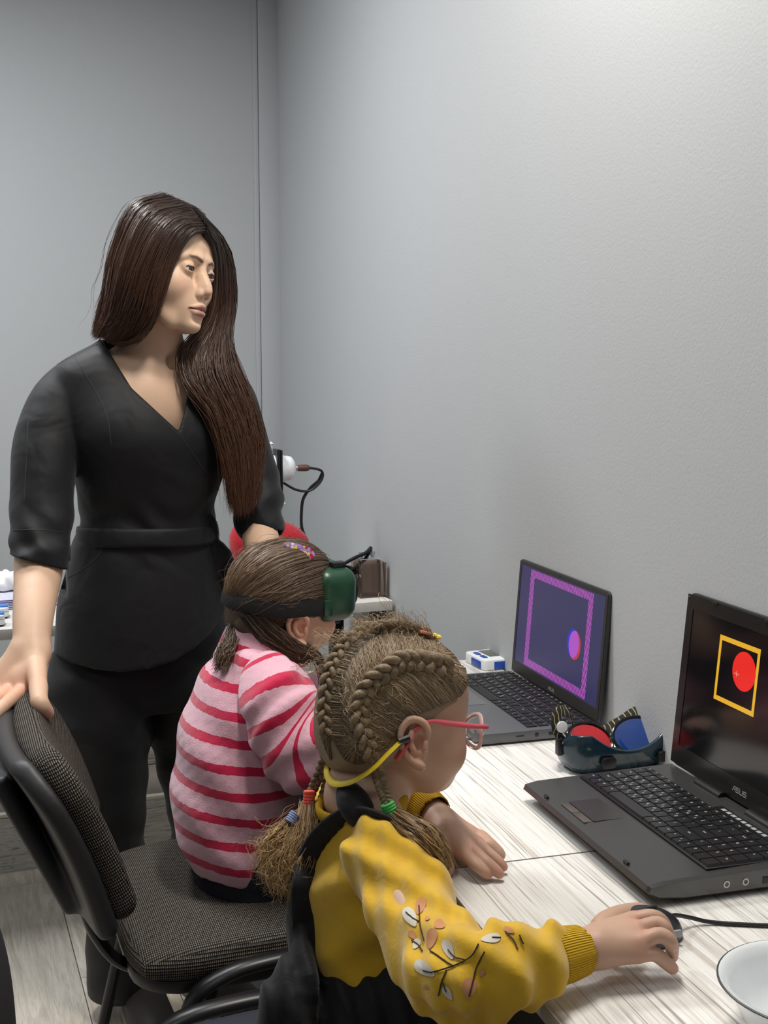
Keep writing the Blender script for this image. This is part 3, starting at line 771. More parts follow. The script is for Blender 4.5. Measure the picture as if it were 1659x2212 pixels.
# ---- materials
LG1 = plain('laptop_slate', srgb(104, 106, 110), .40, .35, noise=.03, ns=300)
KEYM = plain('key_black', srgb(26, 26, 28), .5)
LEGM = plain('legend_white', srgb(205, 206, 208), .6)
def screen_mat(name, kind):
    m = NT(name); uv = m.n('TexCoord').outputs['UV']; sp = m.n('SeparateXYZ', {0: uv}); x, y = sp.outputs[0], sp.outputs[1]
    def rect(x0, x1, y0, y1):
        a = m.math('MULTIPLY', m.math('GREATER_THAN', x, x0), m.math('LESS_THAN', x, x1))
        return m.math('MULTIPLY', a, m.math('MULTIPLY', m.math('GREATER_THAN', y, y0), m.math('LESS_THAN', y, y1)))
    def disc(cx, cy, rx, ry):
        a = m.math('POWER', m.math('DIVIDE', m.math('SUBTRACT', x, cx), rx), 2.0); b = m.math('POWER', m.math('DIVIDE', m.math('SUBTRACT', y, cy), ry), 2.0)
        return m.math('LESS_THAN', m.math('ADD', a, b), 1.0)
    if kind == 1:
        base = m.mix(0.0, srgb(52, 50, 92), srgb(52, 50, 92))
        fr = m.math('SUBTRACT', rect(.127, .876, .015, .985), rect(.180, .826, .090, .912))
        st = m.n('Math', {0: m.math('ADD', m.math('MULTIPLY', x, 1.0), m.math('MULTIPLY', y, .35)), 1: 56.0}, operation='MULTIPLY').outputs[0]
        st = m.math('GREATER_THAN', m.math('FRACT', st), .42)
        base = m.mix(fr, base, m.mix(st, srgb(66, 40, 112), srgb(190, 92, 190)))
        base = m.mix(disc(.698, .462, .066, .135), base, srgb(38, 52, 205)); base = m.mix(disc(.718, .450, .066, .135), base, srgb(200, 50, 60))
        both = m.math('MULTIPLY', disc(.698, .462, .066, .135), disc(.718, .450, .066, .135)); base = m.mix(both, base, srgb(180, 84, 200))
        es = .85
    else:
        base = m.mix(0.0, (.0012, .0012, .0014), (.001, .001, .001))
        fr = m.math('SUBTRACT', rect(.232, .532, .444, .896), rect(.250, .514, .477, .862))
        base = m.mix(fr, base, srgb(226, 172, 44)); base = m.mix(disc(.432, .71, .084, .132), base, srgb(232, 44, 36))
        cr = m.math('MAXIMUM', rect(.362, .402, .674, .678), rect(.3805, .3835, .655, .697)); base = m.mix(cr, base, srgb(230, 170, 140))
        es = 1.0
    m.set(color=(.004, .004, .005), rough=.12 if kind == 2 else .35, spec=.5, emit=base, es=es); return m.m
def quad_uv(name, p, mat, parent):
    me = bpy.data.meshes.new(name); me.from_pydata([tuple(q) for q in p], [], [(0, 1, 2, 3)]); uv = me.uv_layers.new(name='UVMap')
    for i, c in enumerate(((0, 0), (1, 0), (1, 1), (0, 1))): uv.data[i].uv = c
    return link(name, me, mat, parent, world=False)

def laptop(name, loc, wid, dep, lidh, lean, label, style, rz=0.0):
    r = empty(name, loc, label, 'laptop', rz=-math.pi / 2 + rz)        # local x right of its user, y away from the user, z up; origin at the rear of the base on the desk
    if style == 1:
        th = .017; M0 = Matrix.Translation((0, -dep / 2, .003 + th / 2)) @ Matrix.Rotation(R_(-.0), 4, 'X')
        MB().rslab((0, 0, 0), wid, dep, th, .010, .002, M=M0).build('base', LG1, r, world=False)
        zt = .003 + th
        for sx in (-1, 1):
            for yy in (-.03, -dep + .03): MB().lathe([(.007, 0), (.006, .0035)], (sx * (wid / 2 - .03), yy, 0), 12).build('rubber_foot', BLKP, r, world=False)
        keyboard(r, -wid / 2 + .012, -dep + .098, wid - .024, .115, zt + .0002, .0014, .0031, KEYM, LEGM)
        MB().rslab((-.03, -dep + .048, zt + .0002), .105, .074, .0006, .002, 0).build('touchpad', plain('touchpad_slate', srgb(114, 116, 120), .4, .3), r, world=False)
        MB().rslab((-.03, -dep + .0865, zt + .0002), .106, .0012, .0007, .0004, 0).build('touchpad_trim', plain('trim_gold', srgb(196, 178, 150), .3, .7), r, world=False)
        pt = MB()
        for (yy, ww, hh) in ((-dep + .082, .014, .002), (-dep + .11, .006, .006), (-.075, .013, .005), (-.045, .012, .005), (-.02, .009, .004)):
            pt.box((wid / 2 + .0001, yy, .012), (.0012, ww, hh), .0004)
        pt.build('side_ports', BLKP, r, world=False)
    else:
        # thicker wedge-shaped base with a glossy top plate
        M0 = Matrix.Translation((0, 0, .004))
        prof = [(0, .0), (-.02, -.001), (-dep + .045, -.0), (-dep + .012, .005), (-dep, .014), (-dep + .003, .0205), (-dep + .02, .0235), (0, .0285)]
        b = MB(); n = len(prof); xs = [-wid / 2, -wid / 2 + .004, wid / 2 - .004, wid / 2]; ins = [.003, 0, 0, .003]
        for x, q in zip(xs, ins):
            cz = .013
            for (y, z) in prof: b.v.append((x, y + (q if y < -dep / 2 else -q), z + .004 + (cz - z) * (q / .012)))
        b.f = [tuple(range(n))] + [(i * n + (k + 1) % n, i * n + k, (i + 1) * n + k, (i + 1) * n + (k + 1) % n) for i in range(3) for k in range(n)] + [tuple(3 * n + k for k in range(n))[::-1]]
        b.m = [0] * len(b.f)
        bm = bmesh.new(); me = b.mesh('t'); bm.from_mesh(me); bmesh.ops.recalc_face_normals(bm, faces=bm.faces)
        ce = [e for e in bm.edges if abs(e.verts[0].co.z - e.verts[1].co.z) > .0 and abs(abs(e.verts[0].co.x) - wid / 2) < .001 and abs(e.verts[0].co.y + dep) < .02]
        me2 = bpy.data.meshes.new('base'); bm.to_mesh(me2); bm.free(); smooth(me2, 30)
        link('base', me2, MAT['l2body'], r, world=False)
        sl = math.atan2(.005, dep - .02)
        def top(y): return .004 + .0235 + (y + dep - .02) / (dep - .02) * .005
        for sx in (-1, 1):
            for yy in (-.03, -dep + .06): MB().lathe([(.008, 0), (.007, .0048)], (sx * (wid / 2 - .03), yy, 0), 12).build('rubber_foot', BLKP, r, world=False)
        ky0 = -dep + .082; kd = .103
        MB().box((0, ky0 + kd / 2, top(ky0 + kd / 2) + .0004), (wid - .022, kd + .006, .0012), .0004).build('keyboard_tray', MAT['l2black'], r, world=False)
        keyboard(r, -wid / 2 + .014, ky0, wid - .028, kd, top(ky0 + kd / 2) + .001, .0032, .0008, MAT['l2key'], LEGM)
        tp = top(-dep + .045)
        MB().rslab((-.045, -dep + .047, tp + .0002), .072, .042, .0008, .001, 0).build('touchpad', MAT['l2pad'], r, world=False)
        for s in (-1, 1): MB().rslab((-.045 + s * .0175, -dep + .0195, tp - .0008), .034, .011, .0016, .001, .0003).build('touchpad_button', MAT['l2btn'], r, world=False)
        MB().rslab((.055, -.029, top(-.029) + .0004), .115, .013, .001, .001, 0).build('media_strip', MAT['l2black'], r, world=False)
        mk = MB()
        for k in range(9): mk.box((.012 + k * .0108, -.029, top(-.029) + .0012), (.0075, .0055, .0003), .0001)
        mk.build('media_buttons', plain('media_grey', srgb(165, 168, 170), .4), r, world=False)
        for xx in (-.115, .115):
            MB().rslab((xx * wid / .36, -dep + .008, top(-dep + .02) - .001), .010, .004, .003, .001, 0).build('lid_stop', BLKP, r, world=False)
        for yy in (-dep + .098, -dep + .122):
            MB().lathe([(.0025, 0), (.0025, .0012), (.0042, .0012), (.0042, 0)], (wid / 2 - .0005, yy, .016), 16, ax=(1, 0, 0)).build('audio_jack', MAT['l2ring'], r, world=False)
        MB().box((wid / 2, -dep + .155, .015), (.0015, .022, .008), .0004).build('side_port', MAT['l2black'], r, world=False)
        for s in (-1, 1): MB().tube([(s * .06 - .03, -.004, .030), (s * .06 + .03, -.004, .030)], .0085, 16).build('hinge', MAT['l2black'], r, world=False)
    # lid: a slab that stands up at the rear edge, leaning back
    zt = .0195 if style == 1 else .034
    LM = Matrix.Translation((0, .004 if style == 1 else .000, zt)) @ Matrix.Rotation(-lean, 4, 'X')
    lt = .006 if style == 1 else .011
    M = LM @ Matrix.Rotation(math.pi / 2, 4, 'X')         # slab plane: x right, y up, z towards the user
    LB = MAT['l1lid'] if style == 1 else MAT['l2lid']
    ltop = MB().rslab((0, lidh / 2, -lt / 2), wid - .002, lidh, lt, .008 if style == 1 else .016, .0012 if style == 1 else .002, M=M).build('lid', LB, r, world=False)
    bz = MAT['l1bezel'] if style == 1 else MAT['l2bezel']
    sxm = .011 if style == 1 else .019; st = .009 if style == 1 else .022; sb = .023 if style == 1 else .030
    b = MB(); wi, hi = wid / 2 - .003, lidh - .003
    for (x0, x1, y0, y1) in ((-wi, wi, .003, sb), (-wi, wi, lidh - st, hi), (-wi, -wid / 2 + sxm, sb, lidh - st), (wid / 2 - sxm, wi, sb, lidh - st)):
        b.box(((x0 + x1) / 2, (y0 + y1) / 2, .0006), (x1 - x0, y1 - y0, .0014), 0, M=M)
    b.build('bezel', bz, r, world=False)
    sx0, sx1, sy0, sy1 = -wid / 2 + sxm, wid / 2 - sxm, sb, lidh - st
    quad_uv('screen', [M @ Vector((sx0, sy0, .0005)), M @ Vector((sx1, sy0, .0005)), M @ Vector((sx1, sy1, .0005)), M @ Vector((sx0, sy1, .0005))], MAT['scr%d' % style], r)
    lg = MB(); asus(lg, .0055 if style == 1 else .0068, M @ Matrix.Translation((0, (sb - .006) / 2 - (.001 if style == 1 else .0), .0014))); lg.build('wordmark', SIL, r, world=False)
    MB().lathe([(.0018, 0), (.0018, .0004)], (0, 0, 0), 12, M=M @ Matrix.Translation((0, lidh - st * .45, .0013))).build('webcam', MAT['l2black'], r, world=False)
    if style == 2:
        for xx in (-.10, .02): MB().box((xx, lidh - .004, .0022), (.012, .003, .002), .0004, M=M).build('lid_latch', MAT['l2black'], r, world=False)
        for xx in (-wid / 2 + .006,): MB().lathe([(.002, 0), (.0014, .0012)], (0, 0, 0), 10, M=M @ Matrix.Translation((xx, lidh - .008, .0013))).build('rubber_bump', MAT['l2black'], r, world=False)
    return r
MAT['l2black'] = plain('laptop_black', srgb(18, 18, 20), .35)
MAT['l2body'] = plain('laptop_graphite_gloss', srgb(86, 86, 85), .24, .6, noise=.06, ns=14)
MAT['l2key'] = plain('key_gloss', srgb(34, 34, 36), .30, noise=.12, ns=40)
MAT['l2pad'] = plain('touchpad_dark', srgb(74, 71, 68), .26, .5)
MAT['l2btn'] = plain('touchpad_button_metal', srgb(116, 108, 102), .33, .6)
MAT['l2ring'] = plain('jack_ring', srgb(170, 168, 160), .3, .8)
MAT['l1lid'] = plain('lid_slate', srgb(58, 60, 62), .45, .3)
MAT['l2lid'] = plain('lid_graphite', srgb(52, 51, 50), .35, .4)
MAT['l1bezel'] = plain('bezel_charcoal', srgb(46, 44, 42), .5, noise=.04, ns=400)
MAT['l2bezel'] = plain('bezel_gloss', srgb(30, 29, 28), .22)
MAT['scr1'] = screen_mat('screen_purple', 1); MAT['scr2'] = screen_mat('screen_black', 2)
laptop('laptop', (.850, 1.875, DZ), .362, .212, .213, R_(4.2), 'slim grey laptop with a purple framed screen and a blue and red ball', 1)
laptop('laptop', (.848, 1.287, DZ), .345, .224, .243, R_(5.0), 'older black laptop showing a red ball in a yellow square', 2)
# ================================================================== chairs
FAB = NT('woven_fabric'); uvn = FAB.n('TexCoord').outputs['UV']; sp_ = FAB.n('SeparateXYZ', {0: uvn})
wx = FAB.math('SINE', FAB.math('MULTIPLY', sp_.outputs[0], 6.2832)); wy = FAB.math('SINE', FAB.math('MULTIPLY', sp_.outputs[1], 6.2832 * .6))
pt_ = FAB.math('MULTIPLY', FAB.math('GREATER_THAN', wx, -.15), FAB.math('GREATER_THAN', wy, -.55))
nz_ = FAB.noise(FAB.coords(), 700, 2)
FAB.set(color=FAB.mix(FAB.math('MULTIPLY', pt_, FAB.math('GREATER_THAN', nz_, .40)), srgb(20, 19, 20), srgb(122, 114, 104)), rough=.85, spec=.2)
FAB.bump(FAB.math('MULTIPLY', FAB.math('ADD', wx, wy), .5), .5, .0012); FAB = FAB.m
NAVY = plain('navy_vinyl', srgb(34, 38, 50), .5)
def box_uv(me, A, rt, k=(330., 360.)):
    """weave coordinates from the chair's own axes, each face laid out along the two axes it spans"""
    Ai = np.linalg.inv(A); uv = me.uv_layers.new(name='UVMap'); P = (verts_np(me) + rt) @ Ai[:3, :3].T + Ai[:3, 3]
    n = len(me.loops); li = np.empty(n, np.int32); me.loops.foreach_get('vertex_index', li)
    npol = len(me.polygons); no = np.empty(npol * 3, np.float32); me.polygons.foreach_get('normal', no); no = np.abs(no.reshape(-1, 3) @ Ai[:3, :3].T)
    tot = np.empty(npol, np.int32); me.polygons.foreach_get('loop_total', tot); ax = np.repeat(no.argmax(1), tot)
    Q = P[li]; pick = np.array([[1, 2], [0, 2], [0, 1]])[ax]
    u = np.take_along_axis(Q, pick, 1) * np.array(k); uv.data.foreach_set('uv', u.astype(np.float32).ravel())
CHB = []
def office_chair(root, M, fabric, back=True, sh_=.225, sx_=.0):
    """M: x forward (where the sitter looks), y left, z up; origin on the floor under the seat centre"""
    def T(*p): return np.array(M @ Vector(p))
    def chain(pts, r, name='frame', n=40): MB().tube([T(*q) for q in spline(pts, n)], r, 12, flat=(1.35, .85)).build(name, BLK, root)
    Mi = np.array(M.inverted())
    # seat cushion
    s = Sdf((-.27, -.27, .38), (.27, .27, .56), .0042, np.array(M))
    s.box((sx_, 0, .466), (.225, sh_, .026), .025, .0); s.ell((sx_, 0, .478), (.20, sh_ * .9, .026), .03)
    s.ell((0, 0, .53), (.15, .12, .028), .03, op='sub'); 
    s.disp(lambda X, Y, Z: -.020 * np.clip((np.abs(X) - .12) / .11, 0, 1) ** 2 * np.clip((np.abs(Y) - .12) / .11, 0, 1) ** 2 * 2)
    o = sdf_obj('seat', s, fabric, root, it=1); V_ = Mi[:3, :3]
    rt = np.array(root.location)
    box_uv(o.data, np.array(M), rt)
    MB().rslab((sx_, 0, .438), .44, sh_ * 1.95, .022, .08, .006, M=M).build('seat_shell', BLKP, root)
    for sy in (-1, 1):
        y = sy * .248
        chain([(-.28, y * 1.06, .0), (-.20, y, .30), (-.13, y * .985, .405), (-.02, y * .98, .428), (.14, y * .98, .432), (.20, y * .99, .425), (.235, y, .36), (.30, y * 1.08, .0)] if False else
              [(-.245, y * 1.05, .012), (-.215, y * 1.03, .14), (-.17, y * 1.015, .33), (-.150, y, .425), (-.10, y, .462), (-.02, y, .474), (.10, y, .474), (.175, y, .464), (.215, y, .40), (.235, y * 1.02, .25), (.285, y * 1.06, .012)], .0125)
        MB().lathe([(.017, 0), (.017, .018), (.012, .022)], T(-.245, y * 1.05, 0), 14).build('foot_cap', BLKP, root)
        MB().lathe([(.017, 0), (.017, .018), (.012, .022)], T(.285, y * 1.06, 0), 14).build('foot_cap', BLKP, root)
    for xx in (-.12, .13): MB().tube([T(xx, -.248, .440), T(xx, -.20, .432), T(xx, .20, .432), T(xx, .248, .440)], .011, 10).build('cross_tube', BLK, root)
    if back:
        # bent flat tube that carries the backrest
        for sy in (-1, 1):
            chain([(.05, sy * .09, .425), (-.12, sy * .10, .420), (-.215, sy * .105, .430), (-.262, sy * .105, .485), (-.285, sy * .10, .56), (-.30, sy * .10, .64)], .011, 'back_tube')
        tl_ = R_(25)
        MBk = M @ Matrix.Translation((-.262, 0, .530)) @ Matrix.Rotation(-tl_, 4, 'Y')     # local: z up the back, x forward
        A = np.array(MBk)
        b = Sdf((-.14, -.27, -.03), (.10, .27, .42), .0042, A)
        b.box((.018, 0, .185), (.024, .222, .178), .022, .0)
        b.disp(lambda X, Y, Z: 0 * X * Y * Z)
        # curve forward at the sides, waist roll at the bottom
        def warp(s, c, tilt):
            sl, X, Y, Z = s._sub(s.lo, s.lo + s.v * s.n, 0)
            xx = X - .42 * Y ** 2 * (Y * 0 + 1) - .018 * np.sin(Z * 9.0) + 0 * Z
            rr = np.clip((Z - .24) / .12, 0, 1) * .045; hw = c[1] - rr * rr * 10 * 0
            a = np.abs(xx - c[0]) - c[3]; bb = np.abs(Y) - (c[1] - .05 * np.clip((Z - .195) / .09, 0, 1) ** 2); e = np.abs(Z - c[2]) - c[4]
            r = c[5]; d = np.sqrt(np.maximum(a + r, 0) ** 2 + np.maximum(bb + r, 0) ** 2 + np.maximum(e + r, 0) ** 2) + np.minimum(np.maximum(np.maximum(a, bb), e) + r, 0) - r
            s.g[sl] = d.astype(np.float32)
        warp(b, (.020, .222, .143, .022, .136, .021), 0)
        bo = sdf_obj('backrest', b, fabric, root, it=1); CHB.append(b)
        Ai = np.linalg.inv(A)
        box_uv(bo.data, A, rt)
        sh = Sdf((-.14, -.27, -.04), (.10, .27, .42), .0042, A)
        warp(sh, (-.012, .228, .139, .016, .142, .014), 0)
        # raised middle panel on the rear face
        sh.box((-.030, 0, .135), (.012, .125, .12), .01, .02)
        sdf_obj('back_shell', sh, MAT['shell'], root, it=1)
        MB().box((-.034, 0, .16), (.004, .17, .004), .001, M=MBk).build('shell_rib', BLKP, root)
    return root
MAT['shell'] = plain('back_shell_plastic', srgb(40, 40, 42), .48, noise=.1, ns=500, bump=.25, bs=900)
def cm(x, y, rz): return Matrix.Translation((x, y, 0)) @ Matrix.Rotation(R_(rz), 4, 'Z')
ch1 = empty('office_chair', (.335, 1.90, 0), 'woven grey fabric office chair with the striped child sitting on it', 'chair')
office_chair(ch1, cm(.325, 1.90, 4), FAB)
ch2 = empty('office_chair', (.28, 1.30, 0), 'navy seated office chair under the child in mustard', 'chair')
office_chair(ch2, cm(.275, 1.298, 3), NAVY, back=False, sh_=.200, sx_=.035)
ch3 = empty('office_chair', (-.28, 1.45, 0), 'dark backrest of a chair cut off by the lower left corner', 'chair')

s3 = Sdf((-.36, 1.05, .42), (.03, 1.60, .86), .005)
c3 = PY(-72, 2175, 1.28)
s3.box(c3 + V(-.03, .02, -.02), (.060, .19, .135), .058, 0, R=rot('Y', -9)); s3.ell(c3 + V(.012, .0, -.03), (.03, .15, .09), .04)
sdf_obj('backrest', s3, plain('black_cloth_back', srgb(16, 15, 20), .8, bump=.2, bs=500), ch3, it=2)
MB().tube(spline([c3 + V(-.03, .02, -.10), c3 + V(-.05, .02, -.22), c3 + V(-.14, .02, -.26), c3 + V(-.3, .02, -.26)], 20), .012, 10).build('back_tube', BLK, ch3)
MB().rslab((c3[0] - .30, c3[1] + .02, .44), .42, .42, .05, .08, .012).build('seat', NAVY, ch3)
for sx in (-.48, -.12):
    for sy in (-.2, .2): MB().tube([(c3[0] + sx, c3[1] + .02 + sy, .42), (c3[0] + sx * 1.02, c3[1] + .02 + sy * 1.08, .0)], .0125, 10).build('leg', BLK, ch3)
# ================================================================== standing woman
wT = T4(basis((.725, -.687, -.042), (.14, .087, .986)), (.252, 2.33, 1.514), 1.016)
def cone_cut(s, px, ymax, op='sub', k=0.0, ymin=-9):
    """convex picture-polygon extruded along its sight lines, used only to place a cloth edge on the curved body"""
    n = len(px); c = np.mean(px, 0)
    R = [ray(*p) for p in px]; rc = ray(*c); P = []
    for i in range(n):
        nn = np.cross(R[i], R[(i + 1) % n]); nn /= np.linalg.norm(nn)
        if nn @ rc > 0: nn = -nn
        P.append(nn)
    sl, X, Y, Z = s._sub(s.lo, s.lo + s.v * s.n, 0)
    d = np.broadcast_to((Y - ymax), s.g.shape).astype(np.float32)
    d = np.maximum(d, ymin - Y)
    for nn in P: d = np.maximum(d, (X * nn[0] + Y * nn[1] + (Z - CAMZ) * nn[2]).astype(np.float32))
    s._put(sl, d, k, op); return s
def W(px, py, Y): return PY(px, py, Y)
woman = empty('person', (.21, 2.43, 0), 'standing woman in a black wrap tunic with long straight brown hair', 'person')
SK1 = skin_mat('skin_woman', None)
hs = head_sdf('adult', .0013, wT, lo=(-.15, -.165, -.34), hi=(.125, .14, .122))
def L1(p): return inv(wT, V(*p)[None])[0]
nb = L1((.240, 2.385, 1.340))
hs.cap((-.018, 0, -.045), nb, .050 / 1.016, .054 / 1.016, .028)
hs.cap(L1((.235, 2.395, 1.372)), L1((.115, 2.38, 1.325)), .030, .026, .035)
hs.cap(L1((.245, 2.40, 1.372)), L1((.36, 2.43, 1.325)), .030, .026, .035)
Rw = np.linalg.inv(wT[:3, :3] / 1.016)
Rb = Rw @ np.array(Matrix.Rotation(R_(16), 3, 'Z'))
hs.ell(L1((.225, 2.375, 1.26)), (.150, .078, .105), .03, R=Rb)
hs.cap(L1((.245, 2.330, 1.333)), L1((.13, 2.325, 1.352)), .009, .008, .022)       # collar bones
hs.cap(L1((.275, 2.335, 1.333)), L1((.37, 2.375, 1.352)), .009, .008, .022)
hs.ell(L1((.262, 2.327, 1.345)), (.010, .008, .012), .012, op='sub')
b1 = Sdf((-.14, 1.98, .50), (.52, 2.62, 1.36), .004)
b1.loft([((.225, 2.40, 1.34), .12, .06), ((.225, 2.395, 1.24), .145, .075), ((.215, 2.40, 1.05), .115, .08), ((.215, 2.42, .90), .15, .10), ((.21, 2.43, .78), .16, .10)], rot('Z', 16))
Sr, Er, Wr = W(135, 880, 2.365), W(90, 1130, 2.29), W(68, 1398, 2.105)
b1.chain([Sr, Er], [.032, .036], .02); 
Sl, El = W(480, 850, 2.43), W(556, 1085, 2.39)
b1.chain([Sl, El], [.030, .034], .02)
b1.chain([W(215, 1500, 2.41), W(225, 1800, 2.42), W(262, 2130, 2.43)], [.075, .05, .038], .02)
b1.chain([W(400, 1500, 2.46), W(440, 1800, 2.50), W(400, 2080, 2.53)], [.075, .05, .038], .02)
# right forearm and the hand that rests on the chair back
hr = Sdf((-.22, 1.90, .70), (.12, 2.34, 1.10), .0016)
hr.chain([Er, W(83, 1230, 2.245), W(72, 1330, 2.155), Wr], [.042, .0405, .032, .0262], .01, n=14)
hr.ell(Wr, (.029, .024, .026), .012)
hr.cap(W(52, 1385, 2.12), W(54, 1392, 2.115), .011, k=.014)                       # wrist bone
bb_ = bvh_w(CHB[0])
def ctop(px, py, off, fb): 
    h = hit(bb_, px, py, off); return h if h is not None else W(px, py, fb)
kn = [W(48, 1492, 2.045), W(22, 1490, 2.06), W(-4, 1486, 2.075), W(-26, 1478, 2.09)]
for i, q in enumerate(kn): hr.cap(Wr + (q - Wr) * .18 + V(.012 - .006 * i, 0, 0), q, .020, .0135, .016)
fd = [[(22, 1512, 2.00), (-8, 1540, 1.965), (-38, 1572, 1.945)], [(-8, 1512, 2.015), (-42, 1545, 1.99), (-66, 1585, 1.965)], [(-34, 1510, 2.035), (-62, 1548, 2.01), (-80, 1580, 1.99)], [(-56, 1500, 2.06), (-78, 1530, 2.04), (-90, 1560, 2.02)]]
for q, f in zip(kn, fd): finger(hr, [q] + [W(*a) for a in f], .0115, .0078, .005)
tb = [W(82, 1440, 2.06), W(83, 1484, 2.000), W(86, 1518, 1.952), W(104, 1541, 1.966)]
hr.cap(W(76, 1420, 2.09), tb[1], .020, .0140, .014); finger(hr, tb[1:], .0138, .0092, .006)
hr.ell(W(62, 1470, 2.062), (.026, .018, .022), .016)
# left forearm and hand behind the child's head
hl = Sdf((.30, 2.02, .78), (.56, 2.48, 1.15), .0022)
Hl = W(585, 1290, 2.14)
hl.chain([El, W(561, 1150, 2.34), Hl], [.034, .035, .026], .01, n=8)
for i in range(4):
    q = Hl + V(.022 - .014 * i, -.030, -.035); hl.cap(Hl, q, .022, .012, .012); finger(hl, [q, q + V(.004, -.018, -.022), q + V(.004, -.024, -.046)], .0088, .0068, .004, 6)
finger(hl, [Hl + V(-.015, 0, -.01), Hl + V(-.034, -.018, -.03), Hl + V(-.040, -.028, -.052)], .012, .008, .006, 6)
me, P = mesh_np('body', [x.arrays() for x in (hs, b1, hr, hl)])
relax(me, 1, .4); P = verts_np(me)
base = V(*srgb(212, 178, 152)); C = np.tile(base, (len(P), 1)); Lp = inv(wT, P)
hm = (Lp[:, 2] > -.125) & (np.abs(Lp[:, 0]) < .14) & (np.abs(Lp[:, 1]) < .1)
C[hm] = face_colors(Lp[hm], 'adult', srgb(212, 178, 152), srgb(170, 112, 106), srgb(214, 150, 130), srgb(98, 76, 62))
hb = np.clip(blob(P, W(30, 1500, 2.04), (.09, .09, .055)), 0, 1)[:, None] * .45; C = C * (1 - hb) + V(*srgb(214, 146, 124)) * hb
vcol(me, 'Col', C)
link('body', me, SK1, woman)
eyes(woman, 'adult', wT, (1, -.08, -.12), srgb(70, 46, 32))
for y in (-1, 1):
    ex, ey, ez, er = EYE['adult']; pts = []
    for ph in np.linspace(-1, 1, 15):
        yy = .0118 * ph; zz = -.0008 + .0040 * (1 - ph * ph) + (.0006 * ph); xx = math.sqrt(max(1e-9, (er + .0010) ** 2 - yy * yy - zz * zz)); pts.append((ex + xx, y * (ey + yy), ez + zz))
    MB().tube(xf(wT, pts), [.0003 + .0006 * (1 - abs(p)) for p in np.linspace(-.8, 1, 15)], 6).build('eyelashes', plain('lash_%d' % (y + 1), srgb(30, 22, 20), .7), woman, ang=180)
nb_ = MB(); nail(nb_, W(103, 1537, 1.958), W(90, 1522, 1.944), (.35, -.75, .55), .011, .012); nb_.build('thumbnail', plain('nail', srgb(226, 176, 160), .25), woman, ang=180)

# ---- clothes
BC = NT('black_cotton'); c_ = BC.coords(); BC.set(color=BC.mix(BC.noise(c_, 9, 4), srgb(14, 15, 18), srgb(20, 21, 25)), rough=.60, spec=.32, sheen=.08)
wv = BC.noise(BC.coords((1, 1, 1)), 11, 2, .45, .8); fn_ = BC.noise(c_, 1500, 1)
BC.bump(BC.math('ADD', wv, BC.math('MULTIPLY', fn_, .03)), .55, .012); BC = BC.m
SEAMM = plain('seam_thread', srgb(38, 39, 44), .7)
jk = Sdf((-.10, 2.02, .68), (.58, 2.64, 1.43), .0034)
RJ = rot('Z', 16)
jk.loft([((.238, 2.395, 1.388), .095, .055), ((.232, 2.395, 1.365), .150, .068), ((.228, 2.395, 1.335), .190, .080), ((.226, 2.39, 1.28), .190, .092), ((.222, 2.38, 1.20), .172, .118), ((.222, 2.385, 1.12), .146, .110),
         ((.220, 2.40, 1.045), .130, .098), ((.216, 2.41, .98), .150, .112), ((.215, 2.42, .88), .178, .134), ((.218, 2.425, .78), .190, .145), ((.220, 2.425, .715), .196, .150)], RJ, p=2.2)
for q in (W(300, 930, 2.275), W(455, 915, 2.325)): jk.ell(q + V(0, .045, 0), (.070, .062, .070), .06)
# sleeves
sr = [W(160, 822, 2.38), W(122, 880, 2.355), W(99, 975, 2.33), W(92, 1090, 2.295), W(84, 1205, 2.25)]
jk.chain(sr, [.038, .050, .0575, .0520, .0490], .014, n=16)
slv = [W(470, 815, 2.43), W(497, 870, 2.425), W(522, 960, 2.41), W(548, 1040, 2.39), W(560, 1112, 2.355)]
jk.chain(slv, [.036, .050, .050, .046, .045], .014, n=16)
jk.box(W(84, 1204, 2.25) + V(0, 0, -.012), (.058, .055, .034), .01, .0, R=rot('X', 14), op='sub')
jk.cap(W(86, 1185, 2.262), W(83, 1220, 2.245), .0525, .0535, .008)
jk.cap(W(558, 1095, 2.365), W(562, 1128, 2.350), .0480, .0490, .008)
jk.cut(W(83, 1222, 2.245), (W(83, 1240, 2.24) - W(86, 1180, 2.26))) if False else None
def folds(X, Y, Z):
    a = .0022 * np.sin(38 * X + 22 * Z + 6 * np.sin(9 * Z)) * np.exp(-((Z - 1.10) / .11) ** 2)
    b = .0030 * np.sin(80 * Z + 26 * X + 3 * np.sin(30 * X)) * np.exp(-((Z - 1.035) / .045) ** 2)
    c = .0026 * np.sin(95 * Z - 40 * X + 2 * np.sin(40 * Y)) * (np.exp(-((Z - 1.0) / .06) ** 2) * (X < .06) + np.exp(-((Z - 1.06) / .07) ** 2) * (X > .40))
    d = .0040 * np.sin(26 * X + 9 * Y) * np.clip((.95 - Z) / .2, 0, 1)
    return a + b + c + d
jk.disp(folds)
# hollow the sleeve ends and the neck, open the V
for (a, b, r) in ((W(86, 1165, 2.27), W(82, 1262, 2.225), .0435), (W(557, 1078, 2.37), W(566, 1160, 2.335), .0400)): jk.cap(a, b, r, k=.001, op='sub')
def end_cut(s, p, n, box):
    n = n / np.linalg.norm(n); sl, X, Y, Z = s._sub(V(*box) - V(.09, .09, .09), V(*box) + V(.09, .09, .09), 0)
    s.g[sl] = np.maximum(s.g[sl], ((X - p[0]) * n[0] + (Y - p[1]) * n[1] + (Z - p[2]) * n[2]).astype(np.float32))
end_cut(jk, W(83, 1213, 2.25), V(.42, -.15, -1.0), W(81, 1250, 2.24) + V(0, 0, -.062)) if False else None
cutb = Sdf((-.1, 2.1, .85), (.06, 2.4, 1.12), .0034)
sl_, X_, Y_, Z_ = jk._sub((-.10, 2.10, .80), (.075, 2.42, 1.03), 0)
